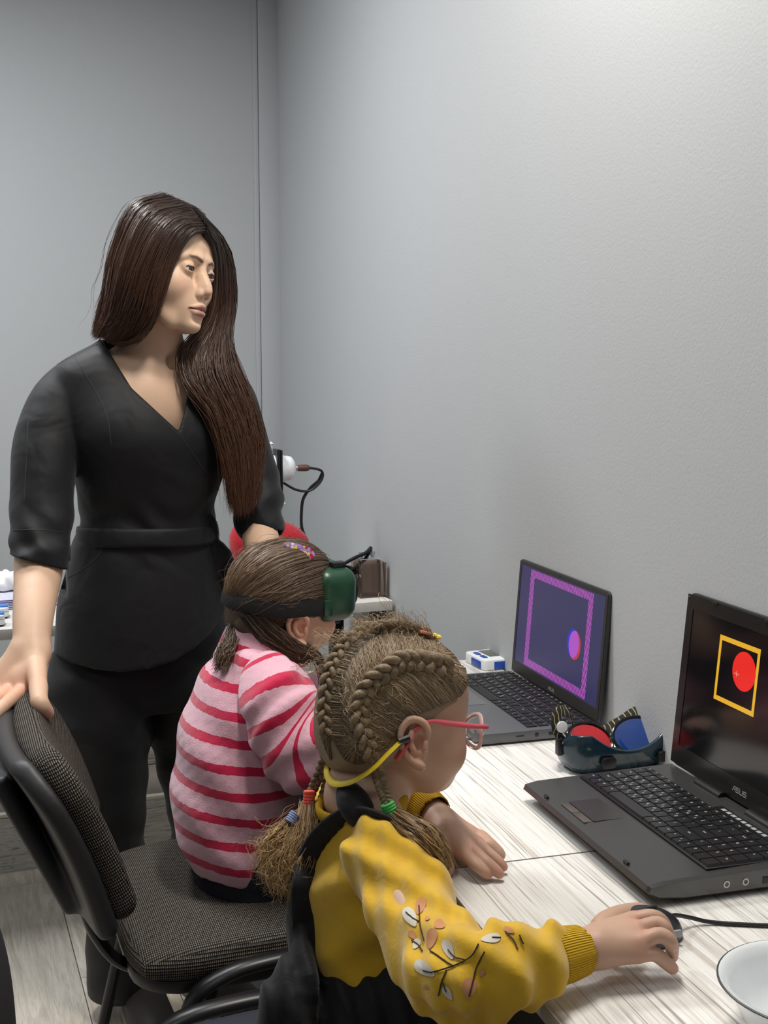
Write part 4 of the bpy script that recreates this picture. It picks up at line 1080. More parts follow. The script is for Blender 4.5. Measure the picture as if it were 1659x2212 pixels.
p_ = W(83, 1215, 2.25); n_ = V(-.32, -.10, -1.0); n_ /= np.linalg.norm(n_)
jk.g[sl_] = np.maximum(jk.g[sl_], np.where((X_ < .058) & (Z_ > .90), (X_ - p_[0]) * n_[0] + (Y_ - p_[1]) * n_[1] + (Z_ - p_[2]) * n_[2], -1).astype(np.float32))
jk.cap((.243, 2.385, 1.33), (.262, 2.375, 1.47), .062, .064, .004, 'sub')
cone_cut(jk, [(216, 727), (252, 786), (284, 838), (386, 932), (392, 880), (392, 700), (300, 690)], 2.385)
cone_cut(jk, [(386, 932), (378, 860), (374, 800), (380, 740), (430, 700), (400, 880)], 2.385)
# curved wrap hem
hem = [(20, 1392), (98, 1404), (150, 1430), (205, 1446), (262, 1452), (320, 1445), (375, 1428), (420, 1400), (455, 1368), (482, 1330), (505, 1290), (700, 1270)]
for (xa, ya), (xb, yb) in zip(hem[:-1], hem[1:]): cone_cut(jk, [(xa - .5, ya), (xb + .5, yb), (xb + .5, 1900), (xa - .5, 1900)], 3.0)
jacket = sdf_obj('tunic', jk, BC, woman, it=2)
jacket['label'] = 'black wrap tunic with rolled sleeves'
bvh = BVHTree.FromObject(jacket, bpy.context.evaluated_depsgraph_get())
def on(bv, root, px, py, off=.0012, fallback=2.3):
    """first surface point seen through a picture point"""
    o = Vector(CAM) - Vector(root.location); h = bv.ray_cast(o, Vector(ray(px, py)))
    if h[0] is None: return PY(px, py, fallback)
    return np.array(h[0] + h[1] * off) + np.array(root.location)
def surf_line(bv, root, pts, r, n=24, off=.0006, fallback=2.3):
    q = spline([(x, y, 0) for x, y in pts], n); return [on(bv, root, a[0], a[1], off, fallback) for a in q]
def piping(name, bv, root, lines, r, mat, off=.0004, maxj=.018):
    for ln in lines:
        p = surf_line(bv, root, ln, r, 60, off); seg = [p[0]]
        for a in p[1:]:
            if np.linalg.norm(a - seg[-1]) > maxj: break
            seg.append(a)
        if len(seg) > 4: MB().tube(seg, r, 6).build(name, mat, root)
piping('seam', bvh, woman, [[(161, 770), (185, 810), (215, 860), (232, 900), (240, 960)], [(215, 741), (160, 768), (112, 795), (80, 830)], [(30, 1146), (80, 1144), (140, 1150)], [(222, 1168), (212, 1200), (175, 1232), (136, 1253)],
        [(276, 830), (290, 862), (330, 890), (386, 940)], [(386, 934), (430, 1000), (470, 1060), (492, 1120)], [(75, 840), (62, 900), (58, 980), (52, 1080)], [(500, 1120), (560, 1100), (600, 1095)]], .0011, SEAMM)
# neckline facing
for ln in ([(216, 731), (252, 790), (283, 840), (386, 934)], [(386, 934), (378, 870), (374, 800)]): pass
# waist tie: band, knot and tails
bd = MB()
band = []
for a in np.linspace(0, 2 * math.pi, 40, endpoint=False):
    q = RJ @ V(.1405 * math.cos(a), .1085 * math.sin(a), 0); band.append(V(.219, 2.400, 1.012) + q + V(0, 0, .004 * math.sin(a * 2)))
bd.tube(band, .019, 10, flat=(1.0, .16), closed=True, up=(1, 0, 0)); 
belt = bd.build('waist_tie', BC, woman, ang=80)
kk = MB(); kp = on(bvh, woman, 462, 1160, .012)
kk.bm(bmesh.new(), 0) if False else None
bs = Sdf(kp - .12, kp + .12, .0022)
bs.ell(kp, (.020, .013, .018), .004); bs.chain([kp + V(-.005, -.004, .005), kp + V(-.022, -.006, .030), kp + V(.0, -.010, .042), kp + V(.012, -.004, .012)], .008, .006, n=10)
bs.chain([kp, kp + V(.012, -.010, -.030), kp + V(.002, -.012, -.075), kp + V(-.006, -.010, -.098)], [.009, .014, .016, .015], .006, n=10)
bs.chain([kp, kp + V(.028, -.006, -.035), kp + V(.038, -.006, -.085), kp + V(.034, -.004, -.115)], [.009, .016, .018, .016], .006, n=10)
sdf_obj('tie_knot', bs, BC, belt, it=1)
# trousers
tr_ = Sdf((-.08, 2.20, .02), (.56, 2.68, .92), .0045)
tr_.loft([((.215, 2.43, .90), .150, .10), ((.215, 2.43, .80), .170, .115), ((.213, 2.43, .70), .178, .115), ((.212, 2.435, .655), .150, .10)], RJ)
tr_.chain([W(212, 1460, 2.41), W(214, 1560, 2.405), W(226, 1700, 2.41), W(232, 1830, 2.42), W(256, 2000, 2.425), W(262, 2140, 2.43)], [.100, .098, .080, .070, .063, .068], .02, n=20)
tr_.chain([W(405, 1460, 2.45), W(415, 1560, 2.47), W(432, 1700, 2.49), W(448, 1830, 2.51), W(418, 2000, 2.53), W(400, 2085, 2.54)], [.098, .090, .075, .068, .062, .066], .02, n=20)
tr_.disp(lambda X, Y, Z: .0035 * np.sin(30 * Z + 14 * X + 2 * np.sin(21 * Z)) + .002 * np.sin(70 * Z + 30 * Y))
tr_.cut((0, 0, .045), (0, 0, -1))
o = sdf_obj('trousers', tr_, BC, woman, it=2); o['label'] = 'loose black trousers'
SHM = plain('shoe_dark', srgb(44, 40, 38), .6); SHS = plain('shoe_sole', srgb(150, 134, 116), .7)
for (fx, fy, dx) in ((.185, 2.40, .02), (.305, 2.475, .10)):
    s = Sdf((fx - .12, fy - .26, 0), (fx + .2, fy + .12, .12), .0028)
    d = V(dx, -.20, 0); c = V(fx, fy, 0)
    s.chain([c + V(0, .04, .038), c + d * .45 + V(0, 0, .036), c + d * .85 + V(0, 0, .030)], [.036, .037, .034], .03, n=8); s.ell(c + V(0, .02, .07), (.035, .045, .045), .02)
    s.cut((0, 0, .020), (0, 0, -1)); so = sdf_obj('shoe', s, SHM, woman, it=1)
    s2 = Sdf((fx - .12, fy - .28, 0), (fx + .2, fy + .14, .05), .0028)
    s2.chain([c + V(0, .04, .012), c + d * .45 + V(0, 0, .012), c + d * .9 + V(0, 0, .012)], [.041, .041, .037], .02, n=8); s2.cut((0, 0, .024), (0, 0, 1)); s2.cut((0, 0, .001), (0, 0, -1))
    sdf_obj('sole', s2, SHS, so, it=0)

# ---- hair
HW = hair_mat('hair_brown', srgb(22, 17, 15), srgb(54, 39, 32), srgb(92, 60, 42), .38, .5)
cp = Sdf((-.14, -.12, -.14), (.13, .12, .14), .0022, wT)
cp.ell((-.012, 0, .031), (.095, .079, .0875), 0)
cp.ell((-.055, 0, -.04), (.050, .062, .07), .04)
cp.ell((.122, 0, -.032), (.112, .096, .118), .006, op='sub')
cp.ell((-.004, .092, .10), (.08, .012, .02), .01, op='sub') if False else None
ms = Sdf((-.02, 2.16, .96), (.50, 2.50, 1.62), .0034)
ms.chain([W(330, 500, 2.33), W(292, 590, 2.318), W(278, 650, 2.318), W(262, 700, 2.33), W(240, 728, 2.35)], [.044, .041, .037, .024, .010], .02, n=12)
ms.chain([W(470, 520, 2.375), W(482, 600, 2.385), W(468, 690, 2.375), W(440, 770, 2.36), W(470, 850, 2.335), W(505, 930, 2.318), W(515, 1000, 2.305), W(515, 1060, 2.295)], [.010, .017, .023, .036, .032, .030, .018, .008], .02, n=20)
def gd(pts): return [W(*p) for p in pts]
near = [gd(g) for g in (
    [(441, 498, 2.262), (412, 504, 2.240), (375, 560, 2.238), (348, 640, 2.243), (325, 700, 2.262), (285, 738, 2.29), (246, 747, 2.31)],
    [(434, 484, 2.262), (388, 492, 2.228), (348, 560, 2.224), (322, 640, 2.233), (300, 700, 2.262), (262, 738, 2.30)],
    [(420, 464, 2.275), (358, 482, 2.226), (312, 560, 2.218), (287, 640, 2.236), (266, 700, 2.27), (234, 736, 2.31)],
    [(398, 443, 2.295), (322, 466, 2.245), (277, 560, 2.245), (254, 640, 2.268), (237, 700, 2.30), (214, 731, 2.33)],
    [(374, 428, 2.325), (298, 450, 2.28), (254, 545, 2.285), (236, 640, 2.305), (222, 700, 2.33), (206, 729, 2.35)],
    [(350, 421, 2.36), (280, 452, 2.35), (243, 555, 2.36), (226, 650, 2.365), (205, 727, 2.37)],
    [(350, 421, 2.38), (283, 456, 2.39), (245, 560, 2.39), (226, 650, 2.39), (206, 722, 2.39)],
    [(352, 423, 2.41), (300, 460, 2.44), (262, 560, 2.44), (245, 650, 2.43), (225, 720, 2.42)])]
far = [gd(g) for g in (
    [(444, 498, 2.262), (463, 545, 2.300), (464, 620, 2.335), (448, 700, 2.335), (392, 765, 2.318), (405, 830, 2.292), (452, 890, 2.278), (482, 970, 2.268), (497, 1050, 2.268), (500, 1108, 2.268)],
    [(440, 488, 2.27), (471, 540, 2.325), (476, 640, 2.35), (462, 720, 2.335), (442, 800, 2.300), (476, 880, 2.278), (505, 960, 2.270), (512, 1040, 2.268), (515, 1114, 2.268)],
    [(428, 470, 2.29), (480, 535, 2.35), (491, 640, 2.365), (480, 720, 2.35), (486, 800, 2.318), (518, 880, 2.298), (538, 960, 2.288), (535, 1040, 2.278), (529, 1112, 2.278)],
    [(410, 450, 2.32), (486, 535, 2.375), (503, 640, 2.38), (490, 735, 2.36), (516, 810, 2.34), (545, 890, 2.325), (562, 965, 2.31), (548, 1050, 2.295), (538, 1100, 2.285)])]
sets = [strands_mesh('h', near, 3600, .00075, .0042, 18, 3, wob=.0024), strands_mesh('h', far, 3400, .00075, .0062, 22, 4, wob=.0038),
        strands_mesh('h', near, 130, .0032, .0030, 22, 5, wob=.002, sides=6, taper=.6, rand_len=.1, tint=(.6, 1.1)), strands_mesh('h', far, 130, .0034, .0040, 26, 6, wob=.003, sides=6, taper=.5, tint=(.6, 1.1)),
        strands_mesh('h', near, 60, .00035, .010, 22, 8, wob=.006), strands_mesh('h', far[-2:], 90, .0005, .007, 26, 9, wob=.009)]
lock = [gd(g) for g in ([(338, 665, 2.243), (328, 700, 2.250), (305, 730, 2.262), (275, 743, 2.285), (236, 738, 2.31)], [(332, 670, 2.243), (318, 705, 2.255), (292, 732, 2.268), (258, 741, 2.29), (225, 733, 2.32)])]
sets.append(strands_mesh('h', lock, 160, .0007, .0016, 18, 12, wob=.0015))
top = [gd(g) for g in ([(441, 497, 2.265), (452, 505, 2.275)], [(425, 466, 2.285), (452, 485, 2.32)], [(400, 441, 2.31), (440, 462, 2.36)], [(375, 427, 2.34), (415, 445, 2.39)])]
sets.append(strands_mesh('h', [spline(g, 6) for g in top], 500, .0009, .0015, 8, 11, rand_len=0, wob=.0005))
hair = hair_obj('hair', sets, HW, woman, [cp.arrays(), ms.arrays()]); hair['label'] = 'long straight dark brown hair falling over the chest'
# ================================================================== child in the striped fleece, green goggles
c1T = T4(basis((.96, .27, .0), (-.02, -.08, .996)), (.401, 1.95, .940), .985)
kid1 = empty('person', (.27, 1.91, 0), 'seated child in a pink and crimson striped fleece, wearing green goggles', 'person')
k1h = head_sdf('child', .0016, c1T, lo=(-.125, -.11, -.16), hi=(.115, .11, .125))
iT1 = lambda p: inv(c1T, V(*p)[None])[0]
k1h.cap((-.025, 0, -.04), iT1((.352, 1.94, .83)), .042, .046, .02)
b = Sdf((.10, 1.62, .02), (.80, 2.20, .90), .005)
b.loft([((.350, 1.93, .85), .045, .06), ((.336, 1.92, .78), .06, .08), ((.312, 1.91, .64), .07, .09), ((.320, 1.91, .52), .07, .09)])
for sy in (-1, 1):
    b.chain([(.33, 1.91 + sy * .055, .540), (.42, 1.91 + sy * .06, .555), (.56, 1.91 + sy * .065, .53)], [.058, .052, .042], .02); b.chain([(.56, 1.91 + sy * .065, .53), (.57, 1.91 + sy * .065, .35), (.56, 1.91 + sy * .065, .17)], [.040, .034, .026], .02)
A1 = [PY(600, 1498, 1.825), PY(628, 1600, 1.79), PY(662, 1638, 1.775), V(.435, 1.75, .772), V(.545, 1.78, .780)]
b.chain(A1, [.03, .03, .028, .024, .02], .01)
A2 = [V(.355, 2.03, .83), V(.40, 2.07, .72), V(.50, 2.04, .765), V(.58, 2.01, .775)]
b.chain(A2, [.03, .03, .026, .020], .01)
hnd = Sdf((.42, 1.70, .72), (.80, 2.10, .86), .0024)
for wpt, dirx in ((A1[-1], V(1, .15, 0)), (A2[-1], V(1, -.1, 0))):
    d = dirx / np.linalg.norm(dirx); sd_ = V(-d[1], d[0], 0); pz = V(0, 0, DZ + .014 - wpt[2])
    hnd.cap(wpt, wpt + d * .035 + pz, .017, .015, .01); hnd.cap(wpt + d * .03 + pz + sd_ * .014, wpt + d * .045 + pz + sd_ * .016, .013, .011, .01); hnd.cap(wpt + d * .03 + pz - sd_ * .014, wpt + d * .045 + pz - sd_ * .016, .013, .011, .01)
    for i in range(4): q = wpt + d * .05 + pz + sd_ * (.021 - .014 * i); finger(hnd, [q, q + d * .022, q + d * (.040 - .004 * abs(i - 1.5)) + V(0, 0, -.006)], .0078, .0062, .003, 6)
me, P = mesh_np('body', [k1h.arrays(), b.arrays(), hnd.arrays()]); relax(me, 1, .4); P = verts_np(me)
kb_ = srgb(208, 168, 142); C = np.tile(V(*kb_), (len(P), 1)); Lp = inv(c1T, P); hm = (Lp[:, 2] > -.1) & (np.abs(Lp[:, 0]) < .13) & (np.abs(Lp[:, 1]) < .1)
C[hm] = face_colors(Lp[hm], 'child', kb_, srgb(196, 120, 112), srgb(216, 140, 122)); vcol(me, 'Col', C)
SK2 = skin_mat('skin_child', None); link('body', me, SK2, kid1)
eyes(kid1, 'child', c1T, (1, 0, -.1), srgb(70, 50, 36))

def stripe_mat(name, a, bb, period, width):
    m = NT(name); u = m.n('Attribute', attribute_name='u').outputs['Fac']; c = m.coords(); nz = m.noise(c, 90, 3)
    u2 = m.math('ADD', u, m.math('MULTIPLY', m.math('SUBTRACT', nz, .5), .005))
    f = m.math('FRACT', m.math('DIVIDE', u2, period)); st = m.math('LESS_THAN', f, width)
    pile = m.noise(c, 700, 4, .7)
    ca = m.mix(pile, tuple(x * .72 for x in a), tuple(min(1, x * 1.12) for x in a)); cb = m.mix(pile, tuple(x * .8 for x in bb), tuple(x * 1.1 for x in bb))
    m.set(color=m.mix(st, ca, cb), rough=.95, spec=.1, sheen=.5); m.b.inputs['Sheen Roughness'].default_value = .5
    m.bump(m.math('ADD', pile, m.noise(c, 300, 3)), .6, .0012); return m.m
FL = stripe_mat('striped_fleece', srgb(230, 180, 196), srgb(200, 28, 74), .0400, .34)
fz = lambda X, Y, Z: .0006 * np.sin(210 * X + 40 * Y) * np.sin(190 * Y + 60 * Z) * np.sin(200 * Z + 30 * X)
ax1 = V(.07, 0, .98); ax1 /= np.linalg.norm(ax1); up_ = frame((0, -1, 0), ax1)      # torso axis leans forward
RF = np.stack([np.cross(V(0, 1, 0), ax1), V(0, 1, 0), ax1], 1)
f1 = Sdf((.08, 1.72, .46), (.48, 2.12, .93), .0034)
f1.loft([((.312, 1.905, .528), .090, .112), ((.306, 1.905, .57), .104, .124), ((.306, 1.91, .64), .104, .128), ((.312, 1.915, .72), .100, .124), ((.326, 1.92, .785), .094, .116), ((.338, 1.925, .835), .078, .096), ((.350, 1.93, .865), .056, .064)], RF, p=2.2)
f1.cap((.335, 1.87, .838), (.335, 1.98, .838), .045, .045, .03)
f1.disp(lambda X, Y, Z: .0045 * np.sin(34 * Z - 24 * X + 3 * np.sin(22 * Y)) * np.clip((.66 - Z) / .1, 0, 1) + .003 * np.sin(60 * (X - .3) + 50 * Z))
f1.disp(fz)
def add_u(o, fn):
    P = verts_np(o.data) + np.array(root_of(o).location); vfloat(o.data, 'u', fn(P))
fo = sdf_obj('fleece_body', f1, FL, kid1, it=1); fo['label'] = 'striped pink fleece top'
def utorso(P): return (P - V(.20, 1.9, .48)) @ ax1 + .010 * np.sin((P[:, 0] - .2) * 9)
add_u(fo, utorso)
def chain_u(P, pts, n=40):
    q = spline(pts, n); L = np.concatenate([[0], np.cumsum(np.linalg.norm(np.diff(q, axis=0), axis=1))]); D = []; U = []
    for i in range(n - 1):
        d = q[i + 1] - q[i]; t = ((P - q[i]) @ d) / (d @ d)
        if i > 0: t = np.maximum(t, 0)
        if i < n - 2: t = np.minimum(t, 1)
        D.append(np.linalg.norm(P - q[i] - t[:, None] * d, axis=1)); U.append(L[i] + t * (L[i + 1] - L[i]))
    D, U = np.array(D), np.array(U); w = np.exp(-(D - D.min(0)) / .006); return (w * U).sum(0) / w.sum(0)
f2 = Sdf((.25, 1.66, .62), (.66, 1.96, .93), .003)
SA = [PY(585, 1470, 1.84), PY(604, 1525, 1.805), PY(628, 1595, 1.785), PY(660, 1640, 1.77), V(.425, 1.745, .765), V(.475, 1.760, .790)]
f2.chain(SA, [.044, .056, .054, .050, .042, .034], .012, n=20)
f2.disp(lambda X, Y, Z: .0035 * np.sin(95 * Z - 70 * X + 2 * np.sin(50 * Y)) + 0 * Y); f2.disp(fz)
so = sdf_obj('sleeve', f2, FL, kid1, it=1); add_u(so, lambda P: chain_u(P, SA) + .012)
f3 = Sdf((.30, 1.95, .66), (.66, 2.14, .90), .004); f3.chain([V(.345, 2.00, .84)] + A2[1:3] + [V(.55, 2.02, .772)], [.045, .045, .038, .030], .01, n=12)
so = sdf_obj('sleeve', f3, FL, kid1, it=1); add_u(so, lambda P: chain_u(P, A2))
# folded high collar
cl = Sdf((.24, 1.80, .78), (.48, 2.04, .96), .0028)
nk = V(.362, 1.935, .875); cax = V(.30, .02, .95); cax /= np.linalg.norm(cax); Rc = np.stack([np.cross(V(0, 1, 0), cax), V(0, 1, 0), cax], 1)
Rc[:, 1] = np.cross(Rc[:, 2], Rc[:, 0]); 
cl.loft([(nk - cax * .040, .078, .078), (nk - cax * .01, .074, .072), (nk + cax * .024, .069, .067)], Rc); cl.loft([(nk + cax * .002, .058, .056), (nk + cax * .08, .060, .058)], Rc, .003, 'sub'); cl.disp(fz)
co = sdf_obj('collar', cl, FL, kid1, it=1); add_u(co, lambda P: (P - nk) @ cax * 1.0 + .013)
# jeans
DEN = plain('dark_denim', srgb(24, 28, 40), .85, noise=.2, ns=500, bump=.2)
j = Sdf((.10, 1.70, .10), (.66, 2.12, .62), .0042)
j.loft([((.325, 1.905, .494), .090, .122), ((.320, 1.905, .54), .095, .116), ((.318, 1.91, .60), .088, .108)])
for sy in (-1, 1):
    j.chain([(.33, 1.91 + sy * .062, .548), (.42, 1.91 + sy * .066, .552), (.565, 1.91 + sy * .07, .53)], [.066, .060, .050], .02, n=8); j.chain([(.565, 1.91 + sy * .07, .53), (.575, 1.91 + sy * .07, .34), (.565, 1.91 + sy * .07, .18)], [.048, .042, .038], .02, n=8)
o = sdf_obj('jeans', j, DEN, kid1, it=1)
for sy in (-1, 1):
    s = Sdf((.48, 1.78, .06), (.74, 2.06, .22), .004); y = 1.91 + sy * .065; s.chain([(.555, y, .125), (.61, y, .112), (.665, y, .105)], [.034, .032, .028], .02, n=6); s.cut((0, 0, .085), (0, 0, -1)); sdf_obj('shoe', s, BLKP, kid1, it=0)
# ---- hair: combed back from the forehead
HC1 = hair_mat('hair_dark_blond', srgb(46, 38, 32), srgb(92, 76, 62), srgb(120, 96, 74), .42, .4)
cap1 = Sdf((-.13, -.12, -.12), (.12, .12, .13), .0022, c1T)
cap1.ell((-.008, 0, .030), (.096, .0795, .083), 0); cap1.ell((-.060, 0, -.030), (.040, .056, .050), .04)
cap1.ell((.098, 0, -.040), (.080, .090, .118), .006, op='sub'); cap1.ell((.004, -.090, -.034), (.040, .034, .040), .005, op='sub'); cap1.ell((.012, .085, -.045), (.045, .03, .048), .005, op='sub')
def on_ell(p, c, r):
    d = (p - V(*c)) / V(*r); n = np.linalg.norm(d, axis=-1, keepdims=True); return V(*c) + d / n * V(*r)
def flow(T, a, b_, mid=None, c=(-.008, 0, .030), r=(.0985, .082, .0855), n=10, drop=0):
    q = spline([a, mid, b_], n) if mid is not None else np.linspace(V(*a), V(*b_), n); q = on_ell(q, c, r)
    return xf(T, q)
st = [(.050, .03, .092), (.060, .0, .088), (.062, -.022, .082), (.062, -.040, .070), (.058, -.055, .052), (.046, -.068, .034), (.032, -.076, .016), (.005, -.082, .010), (-.030, -.080, -.01), (-.045, -.07, -.05)]
en = [(-.10, .01, .03), (-.10, .0, .02), (-.10, -.005, .012), (-.10, -.010, .004), (-.10, -.012, -.004), (-.098, -.015, -.012), (-.096, -.018, -.022), (-.09, -.02, -.034), (-.085, -.025, -.05), (-.08, -.03, -.07)]
gl = [flow(c1T, a, b_, ((a[0] + b_[0]) / 2, (a[1] * 1.15 if a[1] > -.03 else a[1] * 1.1 - .012), (a[2] + b_[2]) / 2 + .020)) for a, b_ in zip(st, en)]
gl2 = [flow(c1T, (a[0], -a[1], a[2]), (b_[0], -b_[1], b_[2]), ((a[0] + b_[0]) / 2, -(a[1] * 1.15 if a[1] > -.03 else a[1] * 1.1 - .012), (a[2] + b_[2]) / 2 + .020)) for a, b_ in zip(st, en)]
tail = [[PY(x, y, Y) for x, y, Y in g] for g in ([(500, 1340, 1.93), (488, 1380, 1.90), (474, 1415, 1.88), (468, 1450, 1.87)], [(520, 1360, 1.92), (505, 1395, 1.88), (490, 1420, 1.865), (478, 1455, 1.86)])]
nape = [[PY(x, y, Y) for x, y, Y in g] for g in ([(520, 1330, 1.885), (560, 1380, 1.872), (610, 1410, 1.868), (668, 1432, 1.872)], [(560, 1325, 1.872), (600, 1360, 1.868), (640, 1395, 1.868), (682, 1425, 1.876)], [(575, 1335, 1.872), (605, 1375, 1.870), (645, 1398, 1.872), (686, 1412, 1.878)])]
far1 = [[PY(x, y, Y) for x, y, Y in g] for g in ([(672, 1400, 1.92), (690, 1430, 1.93), (700, 1480, 1.93), (715, 1530, 1.93)], [(680, 1405, 1.95), (700, 1440, 1.96), (716, 1490, 1.95), (735, 1530, 1.95)])]
ms1 = Sdf((.20, 1.80, .80), (.50, 2.05, 1.0), .003); ms1.chain([PY(545, 1345, 1.91), PY(600, 1385, 1.91), PY(655, 1412, 1.91)], [.030, .026, .018], .01)
hs1 = [strands_mesh('h', gl, 4200, .00060, .0014, 16, 21, wob=.0008, rand_len=.05, tint=(.55, 1.35)), strands_mesh('h', gl2, 1200, .0008, .0016, 14, 22, rand_len=.05), strands_mesh('h', gl, 60, .0022, .001, 16, 23, wob=.001, sides=6, tint=(.7, 1.1)),
       strands_mesh('h', tail, 260, .0006, .005, 14, 24, wob=.006, tint=(.5, 1.1)), strands_mesh('h', nape, 900, .0007, .004, 14, 25, wob=.003, tint=(.4, .95)), strands_mesh('h', far1, 260, .0007, .004, 14, 26, wob=.004, tint=(.4, .9)),
       strands_mesh('h', gl, 130, .00028, .006, 16, 27, wob=.010, tint=(.8, 1.4))]
hair_obj('hair', hs1, HC1, kid1, [cap1.arrays(), ms1.arrays()])
cb1 = bvh_w(cap1)
# ---- hair clip: bent oval plate
CLM = NT('clip_print'); cc = CLM.coords(); v1 = CLM.n('TexVoronoi', {'Vector': cc, 'Scale': 150.0}); v1c = v1.outputs['Color']; dd = CLM.math('LESS_THAN', v1.outputs['Distance'], .42)
hc = CLM.ramp(CLM.n('SeparateColor', {0: v1c}).outputs[0], [(0, srgb(200, 30, 60)), (.34, srgb(240, 220, 90)), (.62, srgb(245, 235, 240)), (1, srgb(190, 40, 90))]); [setattr(e, 'position', e.position) for e in []]
CLM.t.nodes[-1]
for nd in CLM.t.nodes:
    if nd.type == 'VALTORGB': nd.color_ramp.interpolation = 'CONSTANT'
CLM.set(color=CLM.mix(dd, srgb(176, 138, 206), hc), rough=.2, coat=.6); CLM = CLM.m
def plate(name, bv, path, wid, mat, root_label, cat, off=.005, th=.0016, n=20, tap=True):
    q = [hit(bv, x, y, off) for x, y in spline([(a, b_, 0) for a, b_ in path], n)[:, :2]]; q = spline([q[0], q[n // 3], q[2 * n // 3], q[-1]], n)
    mb = MB(); t = np.linspace(0, 1, n); w_ = wid * np.sqrt(np.maximum(.05, 1 - (2 * t - 1) ** 4)) * (1.0 if not tap else (.55 + .45 * t))
    up = ray(path[0][0], path[0][1]) * -1
    mb.tube(q, list(w_), 14, flat=(1.0, .16), up=up); o = mb.build(name, mat, ang=60); return o, q
o, q = plate('hair_clip', cb1, [(612, 1181), (635, 1186), (660, 1196), (673, 1209)], .0085, CLM, None, None); tag(o, 'purple printed snap clip in the hair of the child in striped fleece', 'hair clip'); origin_to(o, q[10])
# ---- green goggles with black strap
GG = NT('goggle_green'); GG.set(color=srgb(24, 66, 44), rough=.34, spec=.5); GG.bump(GG.noise(GG.coords(), 60, 2), .1, .001); GG = GG.m
gc = xf(c1T, (.10, 0, .01))[0]
gog = empty('goggles', gc, 'green protective goggles on the head of the child in striped fleece', 'goggles')
g = Sdf((.0, -.11, -.05), (.16, .11, .075), .0022, c1T)
g.box((.060, 0, .026), (.040, .083, .046), .026, 0); g.ell((.066, 0, .026), (.038, .082, .051), .012)
g.ell((-.010, 0, .02), (.092, .080, .10), .003, op='sub'); g.box((.052, 0, .026), (.040, .074, .040), .018, .002, op='sub')
g.ell((.075, 0, -.037), (.04, .016, .030), .006, op='sub')
sdf_obj('shell', g, GG, gog, it=1)
for yy in (-.05, .05):
    MB().box((.068, yy * 1.1, .0760), (.026, .015, .010), .002, M=Matrix(c1T.tolist())).build('vent', BLKP, gog); MB().box((.070, yy * .9, -.0255), (.020, .014, .006), .002, M=Matrix(c1T.tolist())).build('vent', BLKP, gog)
for yy in (-.072, .072): MB().box((.036, yy * 1.14, .010), (.014, .006, .028), .002, M=Matrix(c1T.tolist())).build('strap_lug', GG, gog)
lens = MB().rslab((0, 0, 0), .125, .052, .003, .02, .001, M=Matrix(c1T.tolist()) @ Matrix.Translation((.104, 0, .026)) @ Matrix.Rotation(math.pi / 2, 4, 'Y') @ Matrix.Rotation(math.pi / 2, 4, 'Z')).build('lens', plain('dark_lens', (.01, .012, .012), .06), gog)
sp = []
for a in np.linspace(R_(38), R_(322), 44):
    x, y = .0985 * math.cos(a) * 1.02 - .008, .0825 * math.sin(a) * 1.04; t_ = abs(math.cos(a / 2)) ; sp.append((x, y, +.010 + .014 * (1 - t_) + .0015 * math.sin(a * 7)))
sp[0] = (.040, .083, .010); sp[-1] = (.040, -.083, .010)
MB().tube(xf(c1T, sp), .0145, 10, flat=(1.0, .18), up=(1, 0, 0)).build('strap', plain('black_elastic', srgb(14, 14, 15), .85, bump=.5, bs=700), gog)
# ================================================================== child in the mustard sweatshirt with braids and glasses
c2T = T4(basis((.97, .15, -.178), (.153, .232, .961)), (.398, 1.30, .924), .95)
kid2 = empty('person', (.33, 1.29, 0), 'seated child with braids and pink glasses, in a mustard sweatshirt and black overalls', 'person')
iT2 = lambda p: inv(c2T, V(*p)[None])[0]
h2 = head_sdf('child', .0014, c2T, lo=(-.13, -.12, -.20), hi=(.115, .11, .125))
N2 = PY(782, 1712, 1.285)
h2.cap((-.028, 0, -.035), iT2(N2 + V(.012, 0, .0)), .040, .043, .022)
h2.cap(iT2(N2 + V(.0, 0, -.0)), iT2(PY(830, 1800, 1.215)), .034, .028, .03); h2.cap(iT2(N2), iT2(PY(720, 1760, 1.37)), .034, .028, .03)
b = Sdf((.08, 1.00, .02), (.78, 1.50, .86), .005)
b.loft([(N2 + V(.0, 0, -.045), .035, .055), ((.350, 1.29, .70), .045, .07), ((.350, 1.29, .60), .05, .07), ((.350, 1.29, .52), .05, .07)])
for sy in (-1, 1): b.chain([(.33, 1.29 + sy * .055, .55), (.46, 1.29 + sy * .06, .56), (.57, 1.29 + sy * .06, .53), (.57, 1.29 + sy * .06, .18)], [.055, .05, .04, .026], .02)
SB = [PY(835, 1850, 1.195), PY(880, 1960, 1.115), PY(965, 2098, 1.00), PZ(1010, 2110, .790), PZ(1120, 2078, .787), PZ(1200, 2062, .785), PZ(1262, 2050, .784)]
b.chain(SB, [.028, .028, .028, .024, .022, .020], .01)
LB = [PY(735, 1790, 1.385), V(.37, 1.43, .70), PZ(800, 1690, .80), PZ(880, 1712, .795), PZ(945, 1768, .785)]
b.chain(LB, [.026, .026, .025, .022, .020], .01)
